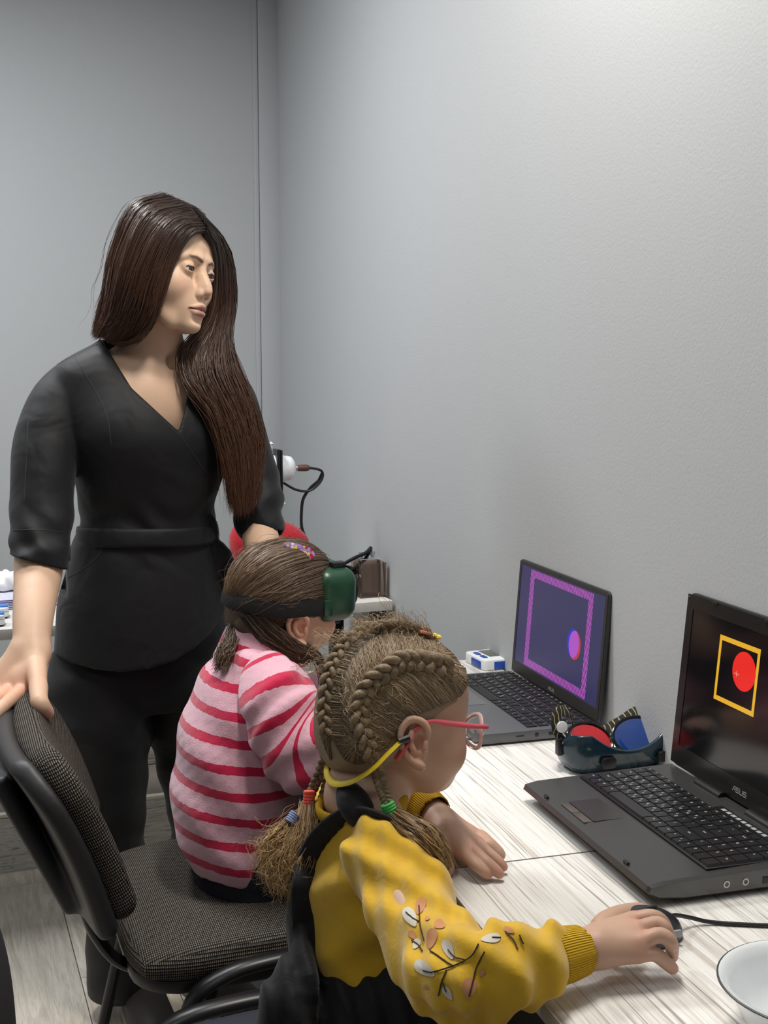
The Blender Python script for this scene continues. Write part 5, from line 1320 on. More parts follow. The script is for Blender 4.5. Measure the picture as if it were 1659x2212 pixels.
# right hand curled over the mouse
hd = Sdf((.44, .90, .735), (.66, 1.12, .86), .0011)
wr = PZ(1262, 2050, .784); kn = [PZ(1378, 2062, .782), PZ(1382, 2035, .792), PZ(1376, 2008, .797), PZ(1366, 1987, .796)]
hd.chain([PZ(1225, 2058, .785), wr, PZ(1290, 2046, .786)], [.0195, .0185, .0185], .006)
for i, q in enumerate(kn): hd.cap(PZ(1292, 2055 - 9 * i, .784), q, .0152 - .0008 * abs(i - 1.5), (.0084, .0088, .0088, .0086)[i], .010)
hd.ell(PZ(1335, 2028, .787), (.026, .020, .0125), .012)
finger(hd, [kn[0], PZ(1412, 2060, .781), PZ(1436, 2077, .772), PZ(1453, 2092, .7625)], .0074, .0056, .0018)
finger(hd, [kn[1], PZ(1424, 2020, .797), PZ(1449, 2036, .790), PZ(1452, 2066, .768)], .0076, .0058, .0018)
finger(hd, [kn[2], PZ(1418, 1996, .800), PZ(1438, 2008, .796), PZ(1446, 2028, .784)], .0076, .0058, .0018)
finger(hd, [kn[3], PZ(1405, 1980, .800), PZ(1428, 1988, .796), PZ(1441, 2006, .784)], .0074, .0056, .0018)
finger(hd, [PZ(1300, 2005, .780), PZ(1335, 1985, .775), PZ(1368, 1976, .770), PZ(1392, 1974, .765)], .0120, .0074, .008)
hd.ell(PZ(1372, 2048, .796) + V(0, 0, .007), (.0035, .0035, .003), .004, op='sub'); hd.ell(PZ(1372, 2020, .803) + V(0, 0, .006), (.0035, .0035, .003), .004, op='sub')
# left hand flat on the desk
hf = Sdf((.38, 1.10, .735), (.60, 1.46, .86), .0012)
wl = PZ(945, 1772, .785); kf = [PZ(1003, 1846, .772), PZ(1020, 1833, .775), PZ(1033, 1822, .774), PZ(1040, 1810, .770)]
hf.chain([PZ(905, 1738, .79), wl, PZ(960, 1795, .781)], [.021, .0195, .0185], .006)
for i, q in enumerate(kf): hf.cap(PZ(962 + 3 * i, 1806 - 8 * i, .779), q, .0150, (.0082, .0086, .0084, .0078)[i], .010)
finger(hf, [kf[0], PZ(1024, 1865, .770), PZ(1042, 1880, .764), PZ(1054, 1889, .7585)], .0070, .0055, .0018)
finger(hf, [kf[1], PZ(1045, 1857, .772), PZ(1066, 1875, .765), PZ(1079, 1888, .7585)], .0072, .0055, .0018)
finger(hf, [kf[2], PZ(1054, 1842, .772), PZ(1075, 1860, .765), PZ(1087, 1873, .7585)], .0070, .0054, .0018)
finger(hf, [kf[3], PZ(1055, 1824, .769), PZ(1070, 1838, .763), PZ(1080, 1848, .7585)], .0080, .0060, .004)
finger(hf, [PZ(948, 1822, .775), PZ(945, 1848, .769), PZ(952, 1866, .763), PZ(964, 1878, .7590)], .0118, .0072, .008)
me, P = mesh_np('body', [x.arrays() for x in (h2, b, hd, hf)]); relax(me, 1, .4); P = verts_np(me)
kb2 = srgb(190, 155, 134); C = np.tile(V(*kb2), (len(P), 1)); Lp = inv(c2T, P); hm = (Lp[:, 2] > -.1) & (np.abs(Lp[:, 0]) < .13) & (np.abs(Lp[:, 1]) < .1)
C[hm] = face_colors(Lp[hm], 'child', kb2, srgb(190, 112, 104), srgb(188, 116, 96), srgb(120, 92, 70))
for tp in (PZ(1453, 2092, .7625), PZ(1452, 2066, .768), PZ(1054, 1889, .7585), PZ(1079, 1888, .7585), PZ(1087, 1873, .7585), PZ(964, 1878, .759)) + tuple(kn) + tuple(kf):
    q = blob(P, tp, (.014, .014, .014))[:, None] * .35; C = C * (1 - q) + V(*srgb(196, 112, 96)) * q
vcol(me, 'Col', C); link('body', me, skin_mat('skin_child_fair', None), kid2)
eyes(kid2, 'child', c2T, (1, 0, -.1), srgb(90, 90, 96))
nm = MB(); NL = MAT.get('nail_pink') or plain('nail_pink', srgb(206, 150, 134), .25)
for a, p_ in ((PZ(1054, 1889, .7585), PZ(1042, 1880, .764)), (PZ(1079, 1888, .7585), PZ(1066, 1875, .765)), (PZ(1087, 1873, .7585), PZ(1075, 1860, .765))):
    n_ = MB(); nail(n_, a + V(0, 0, .0066), p_ + V(0, 0, .0066), (0, 0, 1), .0075, .0075); n_.build('fingernail', NL, kid2, ang=180)

# ---- mustard sweatshirt
MU = NT('mustard_jersey'); c_ = MU.coords()
MU.set(color=MU.mix(MU.noise(c_, 30, 4), srgb(194, 152, 34), srgb(212, 172, 50)), rough=.85, spec=.15, sheen=.3)
MU.bump(MU.math('ADD', MU.noise(c_, 55, 3, .5, .6), MU.math('MULTIPLY', MU.noise(c_, 1100, 1), .12)), .35, .0028); MU = MU.m
MR = NT('mustard_rib'); ru = MR.n('Attribute', attribute_name='v').outputs['Fac']
rs = MR.math('SINE', MR.math('MULTIPLY', ru, 6.2832 * 34)); MR.set(color=MR.mix(MR.math('MULTIPLY', MR.math('ADD', rs, 1.0), .5), srgb(182, 140, 28), srgb(210, 168, 46)), rough=.85, spec=.15); MR.bump(rs, .7, .0012); MR = MR.m
t2 = Sdf((.14, 1.06, .48), (.50, 1.52, .86), .003)
tax = V(.03, 0, .99); tax /= np.linalg.norm(tax); RT = np.stack([np.cross(V(0, 1, 0), tax), V(0, 1, 0), tax], 1)
t2.loft([((.350, 1.29, .515), .068, .095), ((.346, 1.29, .60), .068, .098), ((.346, 1.29, .68), .068, .102), ((.346, 1.29, .740), .066, .104), ((.348, 1.292, .785), .056, .090), ((.352, 1.295, .818), .042, .060)], RT, p=2.2)
t2.cap(PY(820, 1840, 1.215), PY(735, 1775, 1.37), .040, .040, .03)
t2.disp(lambda X, Y, Z: .0042 * np.sin(60 * (Z + X * .8) + 3 * np.sin(25 * Y)) * np.clip((Z - .60) / .1, 0, 1) + .003 * np.sin(90 * Z - 60 * X))
hole = N2 + V(.004, 0, .0)
t2.cap(hole + V(-.004, 0, -.03), hole + V(.01, 0, .07), .046, .060, .006, 'sub')
sw = sdf_obj('sweatshirt', t2, MU, kid2, it=1)
nb2 = MB(); ring = []
for a in np.linspace(0, 2 * math.pi, 36, endpoint=False): ring.append(N2 + V(.0 + .048 * math.cos(a), .060 * math.sin(a), -.012 + .010 * math.cos(a) - .004 * math.sin(a)))
nb2.tube(ring, .0075, 10, flat=(.6, 1.3), closed=True, up=(0, 0, 1)); o = nb2.build('neckband', MR, kid2, ang=80); vfloat(o.data, 'v', np.repeat(np.linspace(0, 5, 36), 10))
s2 = Sdf((.24, .86, .66), (.56, 1.30, .88), .0024)
SC2 = [PY(822, 1838, 1.205), PY(868, 1915, 1.155), PY(922, 2020, 1.080), PY(972, 2092, 1.010), PZ(1040, 2105, .788), PZ(1120, 2083, .788), PZ(1195, 2068, .787)]
s2.chain(SC2, [.040, .042, .040, .041, .036, .032, .0245], .012, n=26)
s2.disp(lambda X, Y, Z: .0036 * np.sin(120 * X + 55 * Y + 3.0 * np.sin(38 * Z)) + .0022 * np.sin(210 * X - 90 * Y + 40 * Z))
slv_ = sdf_obj('sleeve', s2, MU, kid2, it=1); slv_['label'] = 'mustard sleeve with a printed sprig'
def cuff(name, p0, p1, r0, r1):
    s = Sdf(np.minimum(p0, p1) - .05, np.maximum(p0, p1) + .05, .002); d = (p1 - p0) / np.linalg.norm(p1 - p0)
    R = frame(np.cross(d, V(0, 0, 1)), d); R = np.stack([np.cross(np.cross(d, V(0, 0, 1)), d), np.cross(d, V(0, 0, 1)), d], 1); R[:, 1] /= np.linalg.norm(R[:, 1]); R[:, 0] = np.cross(R[:, 1], R[:, 2])
    s.loft([(p0, r0, r0), ((p0 + p1) / 2, (r0 + r1) / 2 + .001, (r0 + r1) / 2 + .001), (p1, r1, r1)], R); s.loft([(p0 + d * .012, r0 - .003, r0 - .003), (p1 + d * .02, r1 - .0028, r1 - .0028)], R, 0, 'sub')
    o = sdf_obj(name, s, MR, kid2, it=1); P = verts_np(o.data) + np.array(kid2.location) - p0; vfloat(o.data, 'v', np.arctan2(P @ R[:, 1], P @ R[:, 0]) / 6.2832 * 2); return o
cuff('cuff', PZ(1190, 2070, .787), PZ(1256, 2052, .785), .0262, .0232)
s3_ = Sdf((.30, 1.25, .66), (.52, 1.52, .88), .0028)
SD2 = [PY(735, 1785, 1.385), V(.365, 1.435, .74), PZ(800, 1695, .805), PZ(868, 1712, .800), PZ(908, 1738, .795)]
s3_.chain([PY(735, 1785, 1.385), V(.36, 1.44, .76), PZ(830, 1690, .81), PZ(885, 1722, .798)], [.040, .040, .034, .031], .012, n=14)
s3_.disp(lambda X, Y, Z: .003 * np.sin(150 * X + 60 * Y)); sdf_obj('sleeve', s3_, MU, kid2, it=1)
cuff('cuff', PZ(888, 1722, .797), PZ(938, 1762, .788), .0285, .0250)
# ---- black overalls
OV = NT('black_twill'); c_ = OV.coords(); OV.set(color=OV.mix(OV.noise(c_, 20, 3), srgb(17, 17, 20), srgb(26, 26, 30)), rough=.7, spec=.25, sheen=.1); OV.bump(OV.noise(c_, 34, 4, .5, 1.5), .4, .004); OV = OV.m
ov = Sdf((.12, 1.02, .46), (.66, 1.50, .72), .0036)
ov.loft([((.352, 1.29, .496), .086, .118), ((.348, 1.29, .55), .082, .110), ((.347, 1.29, .60), .078, .106), ((.346, 1.29, .665), .075, .108)], RT, p=2.2)
for sy in (-1, 1): ov.chain([(.34, 1.29 + sy * .06, .548), (.48, 1.29 + sy * .064, .560), (.57, 1.29 + sy * .064, .53)], [.066, .060, .05], .02, n=8)
ov.ell((.380, 1.29, .70), (.095, .2, .052), .004, op='sub')
ovo = sdf_obj('overalls', ov, OV, kid2, it=1)
lg = Sdf((.46, 1.14, .08), (.68, 1.44, .60), .004)
for sy in (-1, 1): lg.chain([(.56, 1.29 + sy * .064, .53), (.57, 1.29 + sy * .064, .35), (.565, 1.29 + sy * .064, .16)], [.052, .044, .040], .02, n=8)
sdf_obj('trouser_legs', lg, OV, kid2, it=1)
for sy in (-1, 1):
    s = Sdf((.50, 1.16, .04), (.74, 1.44, .18), .004); y = 1.29 + sy * .062; s.chain([(.555, y, .105), (.61, y, .092), (.665, y, .085)], [.034, .032, .028], .02, n=6); s.cut((0, 0, .065), (0, 0, -1)); sdf_obj('shoe', s, BLKP, kid2, it=0)
bt2 = bvh_w(t2)
def strap(path, w_, off, name='strap', puck=.0006, n=34):
    """path: (px, py, Y guess); lies on the sweatshirt where that is close by"""
    q = []
    for x, y, Y in spline(path, n):
        h = hit(bt2, x, y, off)
        q.append(PY(x, y, Y) if h is None or abs(h[1] - Y) > .035 else h)
    q = spline([q[i] for i in range(0, n, 3)] + [q[-1]], n * 2)
    q = q + puck * np.sin(np.arange(len(q)) * 1.9)[:, None] * V(0, -1, .3)
    mb = MB(); mb.tube(q, w_ if np.isscalar(w_) else list(np.interp(np.linspace(0, 1, len(q)), np.linspace(0, 1, len(w_)), w_)), 12, flat=(1.0, .34), up=(0, -1, .2)); return mb.build(name, OV, kid2, ang=80)
strap([(668, 2010, 1.245), (666, 1940, 1.245), (674, 1880, 1.24), (692, 1828, 1.235), (722, 1790, 1.225), (762, 1768, 1.21), (805, 1768, 1.19), (850, 1786, 1.175), (885, 1805, 1.165)], [.016, .017, .017, .016, .016, .015, .014], .004)
# gathered back of the overalls and hanging sash
sg = Sdf((.14, 1.06, .44), (.40, 1.44, .76), .003)
sg.chain([PY(676, 1880, 1.28), PY(674, 1980, 1.27), PY(676, 2090, 1.26), PY(706, 2200, 1.25)], [.014, .020, .026, .040], .014, n=12)
sg.chain([PY(735, 2170, 1.22), PY(810, 2178, 1.200), PY(890, 2172, 1.185), PY(940, 2190, 1.19)], [.030, .034, .036, .034], .02, n=10)
sg.chain([PY(644, 1900, 1.29), PY(640, 2000, 1.28), PY(644, 2090, 1.27)], [.008, .011, .013], .006, n=8)
sg.chain([PY(652, 2060, 1.24), PY(632, 2110, 1.225), PY(610, 2170, 1.215), PY(596, 2230, 1.21)], [.014, .020, .024, .022], .008, n=8)
sg.chain([PY(656, 2070, 1.235), PY(652, 2130, 1.21), PY(640, 2200, 1.20), PY(632, 2260, 1.20)], [.012, .018, .020, .018], .004, n=8)
sg.disp(lambda X, Y, Z: .0030 * np.sin(230 * X + 30 * Z) + .002 * np.sin(90 * Z + 100 * X))
sdf_obj('gathered_back', sg, OV, kid2, it=1)
kn_ = Sdf((.24, 1.14, .74), (.44, 1.42, .92), .002)
kn_.chain([PY(752, 1712, 1.250), PY(762, 1732, 1.238), PY(778, 1756, 1.226)], [.013, .017, .017], .004, n=6); sdf_obj('collar_tab', kn_, OV, kid2, it=1)
strap([(735, 1655), (700, 1685), (668, 1700)], .010, .006) if False else None

# ---- sprig printed on the sleeve: flat shapes that lie on the cloth
bs2 = bvh_w(s2)
GREY_L = plain('print_grey', srgb(196, 190, 178), .85); PINK_L = plain('print_pink', srgb(190, 134, 92), .85); STEM = plain('print_stem', srgb(52, 40, 34), .85)
def decal(name, poly, mat, off=.0009):
    ctr = np.mean(poly, 0); rings = []
    V_, F_ = [], []; n = len(poly)
    c = hit(bs2, *ctr, off); 
    if c is None: return
    V_.append(c)
    for f in (.5, 1.0):
        for p in poly:
            q = ctr + (np.array(p) - ctr) * f; h = hit(bs2, *q, off)
            if h is None or np.linalg.norm(h - c) > .04: return
            V_.append(h)
    for i in range(n):
        j_ = (i + 1) % n; F_.append((0, 1 + i, 1 + j_)); F_.append((1 + i, 1 + n + i, 1 + n + j_, 1 + j_))
    MB().add(V_, F_).build(name, mat, slv_, ang=180)
def leaf(cx, cy, L, wd, deg, mat):
    a = np.linspace(0, 2 * np.pi, 16, endpoint=False); x = np.cos(a) * L / 2; y = np.sin(a) * wd / 2 * (1 - .35 * np.cos(a)); c, s_ = math.cos(R_(deg)), math.sin(R_(deg))
    decal('printed_leaf', [(cx + u * c - v * s_, cy + u * s_ + v * c) for u, v in zip(x, y)], mat)
for L_ in ((887, 1982, 46, 24, 60, GREY_L), (908, 1958, 40, 22, 110, PINK_L), (933, 2028, 46, 22, 100, PINK_L), (950, 1998, 24, 20, 30, PINK_L), (900, 2040, 26, 16, 120, GREY_L), (892, 2020, 22, 14, 60, PINK_L), (970, 2052, 46, 22, 65, GREY_L), (918, 2093, 52, 26, 35, GREY_L),
           (1018, 2018, 40, 16, 150, PINK_L), (1060, 2028, 42, 20, 172, GREY_L), (968, 2145, 34, 16, 55, GREY_L), (1013, 2135, 46, 30, 100, PINK_L), (1042, 2102, 16, 12, 120, PINK_L), (1100, 2010, 26, 12, 20, PINK_L), (924, 1985, 10, 9, 0, PINK_L), (922, 2132, 12, 10, 0, PINK_L)): leaf(*L_)
for st_ in ([(904, 1958), (906, 1985), (912, 2010), (918, 2032)], [(878, 1972), (892, 1985), (906, 1992)], [(890, 2032), (904, 2042), (914, 2056)], [(1035, 2040), (1022, 2062), (1000, 2078), (975, 2090), (935, 2100), (916, 2096)], [(930, 2055), (955, 2073), (982, 2088)], [(970, 2052), (985, 2068), (1005, 2074)],
            [(966, 2096), (955, 2120), (948, 2150)], [(957, 2122), (965, 2142)], [(1048, 2056), (1030, 2090), (1020, 2120), (1012, 2152)], [(1062, 2027), (1080, 2027)], [(1092, 2014), (1110, 2030), (1118, 2052)], [(1122, 2020), (1130, 2040)]):
    q = [hit(bs2, x, y, .0012) for x, y in spline([(a, b_, 0) for a, b_ in st_], 12)[:, :2]]; q = [a for a in q if a is not None]
    if len(q) > 3: MB().tube(q, .0007, 5).build('printed_stem', STEM, slv_)

# ---- hair: panels combed into plaits that run over the head
HC2 = hair_mat('hair_light_brown', srgb(80, 69, 56), srgb(150, 131, 107), srgb(162, 140, 110), .45, .4)
HB2 = hair_mat('hair_plait', srgb(84, 72, 58), srgb(140, 122, 98), srgb(146, 126, 100), .5, .3)
_nt = HB2.node_tree; _n = _nt.nodes.new('ShaderNodeTexNoise'); _n.inputs['Scale'].default_value = 520; _n.inputs['Detail'].default_value = 3; _b = _nt.nodes.new('ShaderNodeBump'); _b.inputs['Strength'].default_value = .9; _b.inputs['Distance'].default_value = .0012
_nt.links.new(_nt.nodes.new('ShaderNodeTexCoord').outputs['Object'], _n.inputs['Vector']); _nt.links.new(_n.outputs['Fac'], _b.inputs['Height']); _nt.links.new(_b.outputs[0], _nt.nodes['Principled BSDF'].inputs['Normal'])
cap2 = Sdf((-.13, -.12, -.12), (.12, .12, .13), .002, c2T)
cap2.ell((-.008, 0, .030), (.0945, .0785, .0820), 0); cap2.ell((-.055, 0, -.022), (.042, .056, .045), .04)
cap2.ell((.112, 0, -.020), (.074, .100, .110), .006, op='sub'); cap2.ell((.018, -.085, -.048), (.052, .03, .046), .005, op='sub'); cap2.ell((.070, -.075, -.012), (.066, .05, .044), .004, op='sub'); cap2.ell((.018, .085, -.048), (.052, .03, .046), .005, op='sub')
cb2 = bvh_w(cap2); hb2 = bvh_w(h2)
def sp2(pts, off=.003, n=None, bv=None):
    q = spline([(a, b_, 0) for a, b_ in pts], n or len(pts) * 4)[:, :2]; out = []
    for x, y in q:
        h = hit(bv or cb2, x, y, off)
        if h is None: h = hit(hb2, x, y, off + .002)
        if h is None: h = PY(x, y, (out[-1][1] if out else 1.30))
        out.append(h)
    return np.array(out)
B1 = sp2([(925, 1378), (880, 1362), (835, 1358), (795, 1370), (760, 1392), (732, 1425), (715, 1470), (708, 1530), (712, 1585)], .004)
B2 = sp2([(962, 1446), (925, 1438), (890, 1432), (858, 1436), (828, 1458), (800, 1482), (782, 1515), (778, 1555), (790, 1595), (802, 1630)], .005)
# hanging plaits
F1 = [B1[-1], PY(704, 1630, 1.315), PY(682, 1690, 1.335), PY(662, 1735, 1.330), PY(640, 1775, 1.320)]
F2 = [B1[-4] + V(.0, .02, 0), PY(722, 1630, 1.335), PY(708, 1690, 1.335), PY(690, 1745, 1.325), PY(668, 1790, 1.315)]
F3 = [B1[-2] + V(.01, .03, 0), PY(738, 1640, 1.350), PY(728, 1690, 1.350), PY(712, 1735, 1.340)]
F4 = [B2[-1], PY(812, 1658, 1.225), PY(826, 1700, 1.215), PY(840, 1742, 1.205)]
pm = MB()
up1 = ray(800, 1450) * -1
braid(pm, B1, .0112, .0090, 9, up=up1, seg=14, depth=.7); braid(pm, B2, .0132, .0100, 7.5, up=up1, seg=16, depth=.7)
braid(pm, F1, .0078, .0055, 9, up=up1); braid(pm, F2, .0075, .0055, 9, up=up1); braid(pm, F3, .0070, .0050, 7, up=up1); braid(pm, F4, .0085, .0062, 7, up=up1)
pme = pm.mesh('plaits', 80); nv = len(pme.vertices); vfloat(pme, 'tint', .65 + .5 * NR.random(nv // 8 + 1).repeat(8)[:nv]); vfloat(pme, 'along', np.full(nv, .5)); po = link('plaits', pme, HB2, kid2)
def comb(A, B, n, seed, up_off=.004, **kw):
    A, B = np.array(A), np.array(B); m = 14; ia = np.linspace(0, len(A) - 1, m).astype(int); ib = np.linspace(0, len(B) - 1, m).astype(int); G = []
    for i, j_ in zip(ia, ib):
        ln = np.linspace(iT2(A[i]), iT2(B[j_]), 8); e = on_ell(ln, (-.008, 0, .030), (.0965, .0805, .0842)); f = np.sin(np.linspace(0, np.pi, 8))[:, None] ** .5
        G.append(xf(c2T, ln * (1 - f) + np.where((np.linalg.norm((ln - V(-.008, 0, .03)) / V(.0965, .0805, .0842), axis=1) < 1)[:, None], e, ln) * f))
    return strands_mesh('h', G, n, kw.pop('rad', .0006), kw.pop('spread', .0010), 12, seed, wob=kw.pop('wob', .0005), **kw)
lowline = sp2([(1003, 1478), (995, 1500), (965, 1515), (930, 1530), (895, 1545), (868, 1560), (848, 1590), (832, 1615), (820, 1635)], .0025)
frontline = sp2([(1003, 1470), (996, 1440), (978, 1412), (950, 1390)], .002)
topline = sp2([(945, 1385), (905, 1374), (865, 1368), (825, 1372), (790, 1395), (760, 1430), (742, 1480), (742, 1530), (752, 1590)], .002)
backline = sp2([(722, 1420), (702, 1460), (695, 1510), (695, 1560), (704, 1605), (718, 1640)], .0015)
napeline = sp2([(800, 1640), (775, 1648), (750, 1640), (730, 1610), (722, 1580)], .002)
sets2 = [comb(lowline, B2, 2600, 41, tint=(.55, 1.3), taper=.2, rand_len=0), comb(topline, B2, 3000, 42, tint=(.6, 1.35), taper=.2, rand_len=0), comb(topline, B1, 2000, 43, tint=(.5, 1.2), rand_len=0),
         comb(frontline, B2[:14], 900, 44, tint=(.8, 1.5), rand_len=0), comb(backline, B1[len(B1) // 3:], 1500, 50, tint=(.5, 1.2), spread=.002, rand_len=0), comb(napeline, B2[-12:], 700, 45, tint=(.5, 1.1), rand_len=0), comb(napeline, B1[-14:], 700, 46, tint=(.5, 1.1), rand_len=0),
         comb(topline, B2, 200, 47, rad=.0003, spread=.006, wob=.009, tint=(1.0, 1.7)), comb(lowline, B2, 160, 48, rad=.0003, spread=.005, wob=.008, tint=(1.0, 1.6))]
# flyaways over the crown
fly = []
for k in range(16):
    x0 = 700 + k * 17; y0 = np.interp(x0, [700, 760, 850, 950], [1480, 1395, 1358, 1388]); p0 = PY(x0, y0 + 6, 1.30); 
    a = NR.uniform(-.03, .03, 3); fly.append([p0, p0 + V(-.012, 0, .012) + a * .3, p0 + V(-.022, 0, .018) + a * .7, p0 + V(-.020, 0, .010) + a])
sets2.append(strands_mesh('h', fly, 260, .00022, .006, 12, 49, wob=.005, tint=(1.0, 1.8)))
TB = [[PY(*p) for p in g] for g in ([(648, 1755, 1.325), (610, 1790, 1.315), (585, 1815, 1.305), (560, 1850, 1.300)], [(642, 1775, 1.320), (618, 1830, 1.300), (598, 1880, 1.290), (590, 1905, 1.290)], [(668, 1730, 1.325), (664, 1800, 1.295), (645, 1870, 1.282), (640, 1935, 1.280)], [(672, 1735, 1.320), (676, 1800, 1.290), (668, 1870, 1.275), (655, 1925, 1.272)])]
TG = [[PY(*p) for p in g] for g in ([(842, 1758, 1.20), (868, 1785, 1.175), (905, 1810, 1.155), (938, 1850, 1.150), (950, 1880, 1.155)], [(846, 1755, 1.20), (885, 1775, 1.180), (925, 1800, 1.165), (945, 1835, 1.160), (958, 1870, 1.160)])]
T5 = [[PY(*p) for p in g] for g in ([(640, 1700, 1.33), (612, 1745, 1.32), (590, 1790, 1.31)], [(655, 1705, 1.33), (630, 1750, 1.32), (600, 1800, 1.31)])]
sets3 = [strands_mesh('h', TB, 3000, .0005, .0060, 16, 51, wob=.0050, wfreq=1.5, taper=.6, tint=(.7, 1.5)), strands_mesh('h', TG, 1600, .0005, .0055, 16, 52, wob=.003, wfreq=1.5, taper=.4, tint=(.5, 1.1)), strands_mesh('h', TB, 220, .00025, .010, 16, 53, wob=.014, wfreq=2, tint=(1.0, 1.8)),
         strands_mesh('h', TB, 60, .0030, .004, 16, 54, wob=.006, sides=6, tint=(.6, 1.1)), strands_mesh('h', TG, 40, .0032, .004, 16, 55, wob=.004, sides=6, tint=(.5, .9))]
hair_obj('hair', sets2, HC2, kid2, [cap2.arrays()], 1.0)
HT2 = hair_mat('hair_tails', srgb(96, 76, 54), srgb(150, 120, 84), srgb(182, 150, 106), .45, .4)
hair_obj('plait_tails', sets3, HT2, kid2)
def tie(p0, p1, r, col, lab):
    p0, p1 = V(*p0), V(*p1); mb = MB(); d = p1 - p0; L = np.linalg.norm(d); k = 5
    for i in range(k):
        c = p0 + d * (i + .5) / k; u = np.cross(d / L, V(0, 1, 0)); u /= np.linalg.norm(u); v = np.cross(d / L, u)
        mb.tube([c + (u * math.cos(a) + v * math.sin(a)) * r for a in np.linspace(0, 6.2832, 14, endpoint=False)], L / k * .62, 6, closed=True)
    mb.build('hair_tie', plain('tie_' + lab, col, .7), kid2)['label'] = lab + ' elastic hair tie'
tie(PY(668, 1708, 1.322), PY(667, 1742, 1.318), .0050, srgb(236, 92, 78), 'coral'); tie(PY(640, 1758, 1.315), PY(626, 1778, 1.312), .0062, srgb(120, 134, 176), 'grey blue'); tie(PY(836, 1735, 1.200), PY(848, 1764, 1.196), .0062, srgb(70, 176, 84), 'green')
# small flower clip on the crown
hcl = MB(); q = sp2([(897, 1366), (915, 1364), (935, 1370), (944, 1378), (925, 1382), (905, 1378)], .008, 30)
hcl.tube(q, .0022, 8, closed=True); o = hcl.build('hair_clip', plain('clip_peach', srgb(232, 150, 122), .4)); tag(o, 'peach loop hair clip with a yellow flower on the braided head', 'hair clip'); 
fl_ = sp2([(918, 1364), (945, 1376)], .010, 4)
for k, c in enumerate(fl_): MB().lathe([(0, -.003), (.0038, -.002), (.0050, 0), (.0038, .002), (0, .003)], c, 12).build('petal', plain('clip_yellow', srgb(236, 208, 70), .4) if k == 0 else bpy.data.materials['clip_yellow'], o)
# ---- glasses
gls = empty('glasses', xf(c2T, (.088, 0, -.002))[0], 'round pink framed glasses with a yellow head band on the braided child', 'glasses')
PK = plain('frame_pink', srgb(206, 84, 98), .35); CL = NT('clear_pink'); CL.set(color=srgb(244, 206, 200), rough=.10, trans=.35, ior=1.45); CL = CL.m
GL = NT('lens'); GL.set(color=(1, 1, 1), rough=.0, trans=1.0, ior=1.12); GL = GL.m
M2 = Matrix(c2T.tolist())
for y in (-1, 1):
    R3 = []
    for a in np.linspace(0, 2 * math.pi, 32, endpoint=False): R3.append(xf(c2T, (.0935 - .006 * math.cos(a) ** 2, y * .032 + .0225 * math.cos(a), -.004 + .0205 * math.sin(a)))[0])
    MB().tube(R3, .0019, 8, closed=True, flat=(1.5, 1.0)).build('rim', CL, gls)
    MB().lathe([(0, .0012), (.012, .0008), (.0212, 0), (.0212, -.0014), (0, -.0008)], (0, 0, 0), 28, M=M2 @ Matrix.Translation((.0915, y * .032, -.004)) @ Matrix.Rotation(math.pi / 2, 4, 'Y')).build('lens', GL, gls)
    tp = [xf(c2T, p)[0] for p in ((.090, y * .056, .002), (.088, y * .0665, .003), (.060, y * .0765, .0030), (.025, y * .0790, .0045), (.002, y * .0800, .0055), (-.016, y * .0800, -.004), (-.026, y * .0780, -.020))]
    MB().tube(spline(tp, 24), [.0026] * 8 + [.0033] * 6 + [.0024] * 10, 8, flat=(.5, 1.0), up=(0, 0, 1)).build('temple', PK, gls)
    tq = [xf(c2T, p)[0] for p in ((-.022, y * .0790, -.014), (-.030, y * .0775, -.028), (-.037, y * .074, -.040))]
    MB().tube(spline(tq, 8), .0040, 8, flat=(1.2, .6)).build('temple_tip', PK, gls)
    MB().tube([xf(c2T, p)[0] for p in ((-.026, y * .0830, -.0145), (-.038, y * .0805, -.0200))], .0042, 8).build('band_sleeve', BLKP, gls)
MB().tube([xf(c2T, p)[0] for p in ((.092, -.011, .002), (.096, 0, .004), (.092, .011, .002))], .0016, 8).build('bridge', CL, gls)
bp = [xf(c2T, p)[0] for p in ((-.036, -.0810, -.019), (-.050, -.078, -.034), (-.064, -.070, -.052), (-.078, -.050, -.068), (-.086, -.022, -.074), (-.082, .010, -.070), (-.070, .045, -.058), (-.052, .070, -.040), (-.036, .0800, -.022))]
MB().tube(spline(bp, 40), .0042, 8, flat=(1.0, .35), up=(0, 0, 1)).build('head_band', plain('band_yellow', srgb(206, 178, 30), .45), gls)
# ================================================================== things on the desk
def single(mb_or_obj, name, mat, label, cat, o=None, group=None, ang=40):
    ob = mb_or_obj.build(name, mat, ang=ang) if isinstance(mb_or_obj, MB) else mb_or_obj
    P = verts_np(ob.data); lo, hi = P.min(0), P.max(0); origin_to(ob, ((lo[0] + hi[0]) / 2, (lo[1] + hi[1]) / 2, lo[2])); tag(ob, label, cat, group); return ob
# mouse and its cable
mp = PZ(1372, 2030, DZ); ms_ = Sdf(mp - .07, mp + .07, .0016)
ms_.ell(mp + V(.002, 0, .004), (.050, .029, .030), 0); ms_.cut(mp + V(0, 0, .0006), (0, 0, -1))
mouse = empty('mouse', mp, 'dark computer mouse under the hand of the child in mustard', 'mouse')
sdf_obj('shell', ms_, plain('mouse_dark', srgb(40, 42, 48), .3), mouse)
MB().box(mp + V(.018, 0, .0325), (.012, .004, .004), .0012).build('wheel', BLKP, mouse)
MB().box(mp + V(.030, -.022, .012), (.020, .004, .008), .0015).build('side_button', plain('mouse_side', srgb(150, 152, 158), .3), mouse)
mc = [PZ(1428, 1992, .770), PZ(1440, 1983, .772), PZ(1458, 1977, .768), PZ(1490, 1982, .760), PZ(1530, 1991, .7535), PZ(1590, 1996, .7525), PZ(1659, 1999, .7525), PZ(1760, 2002, .7525), PZ(1860, 1990, .7525)]
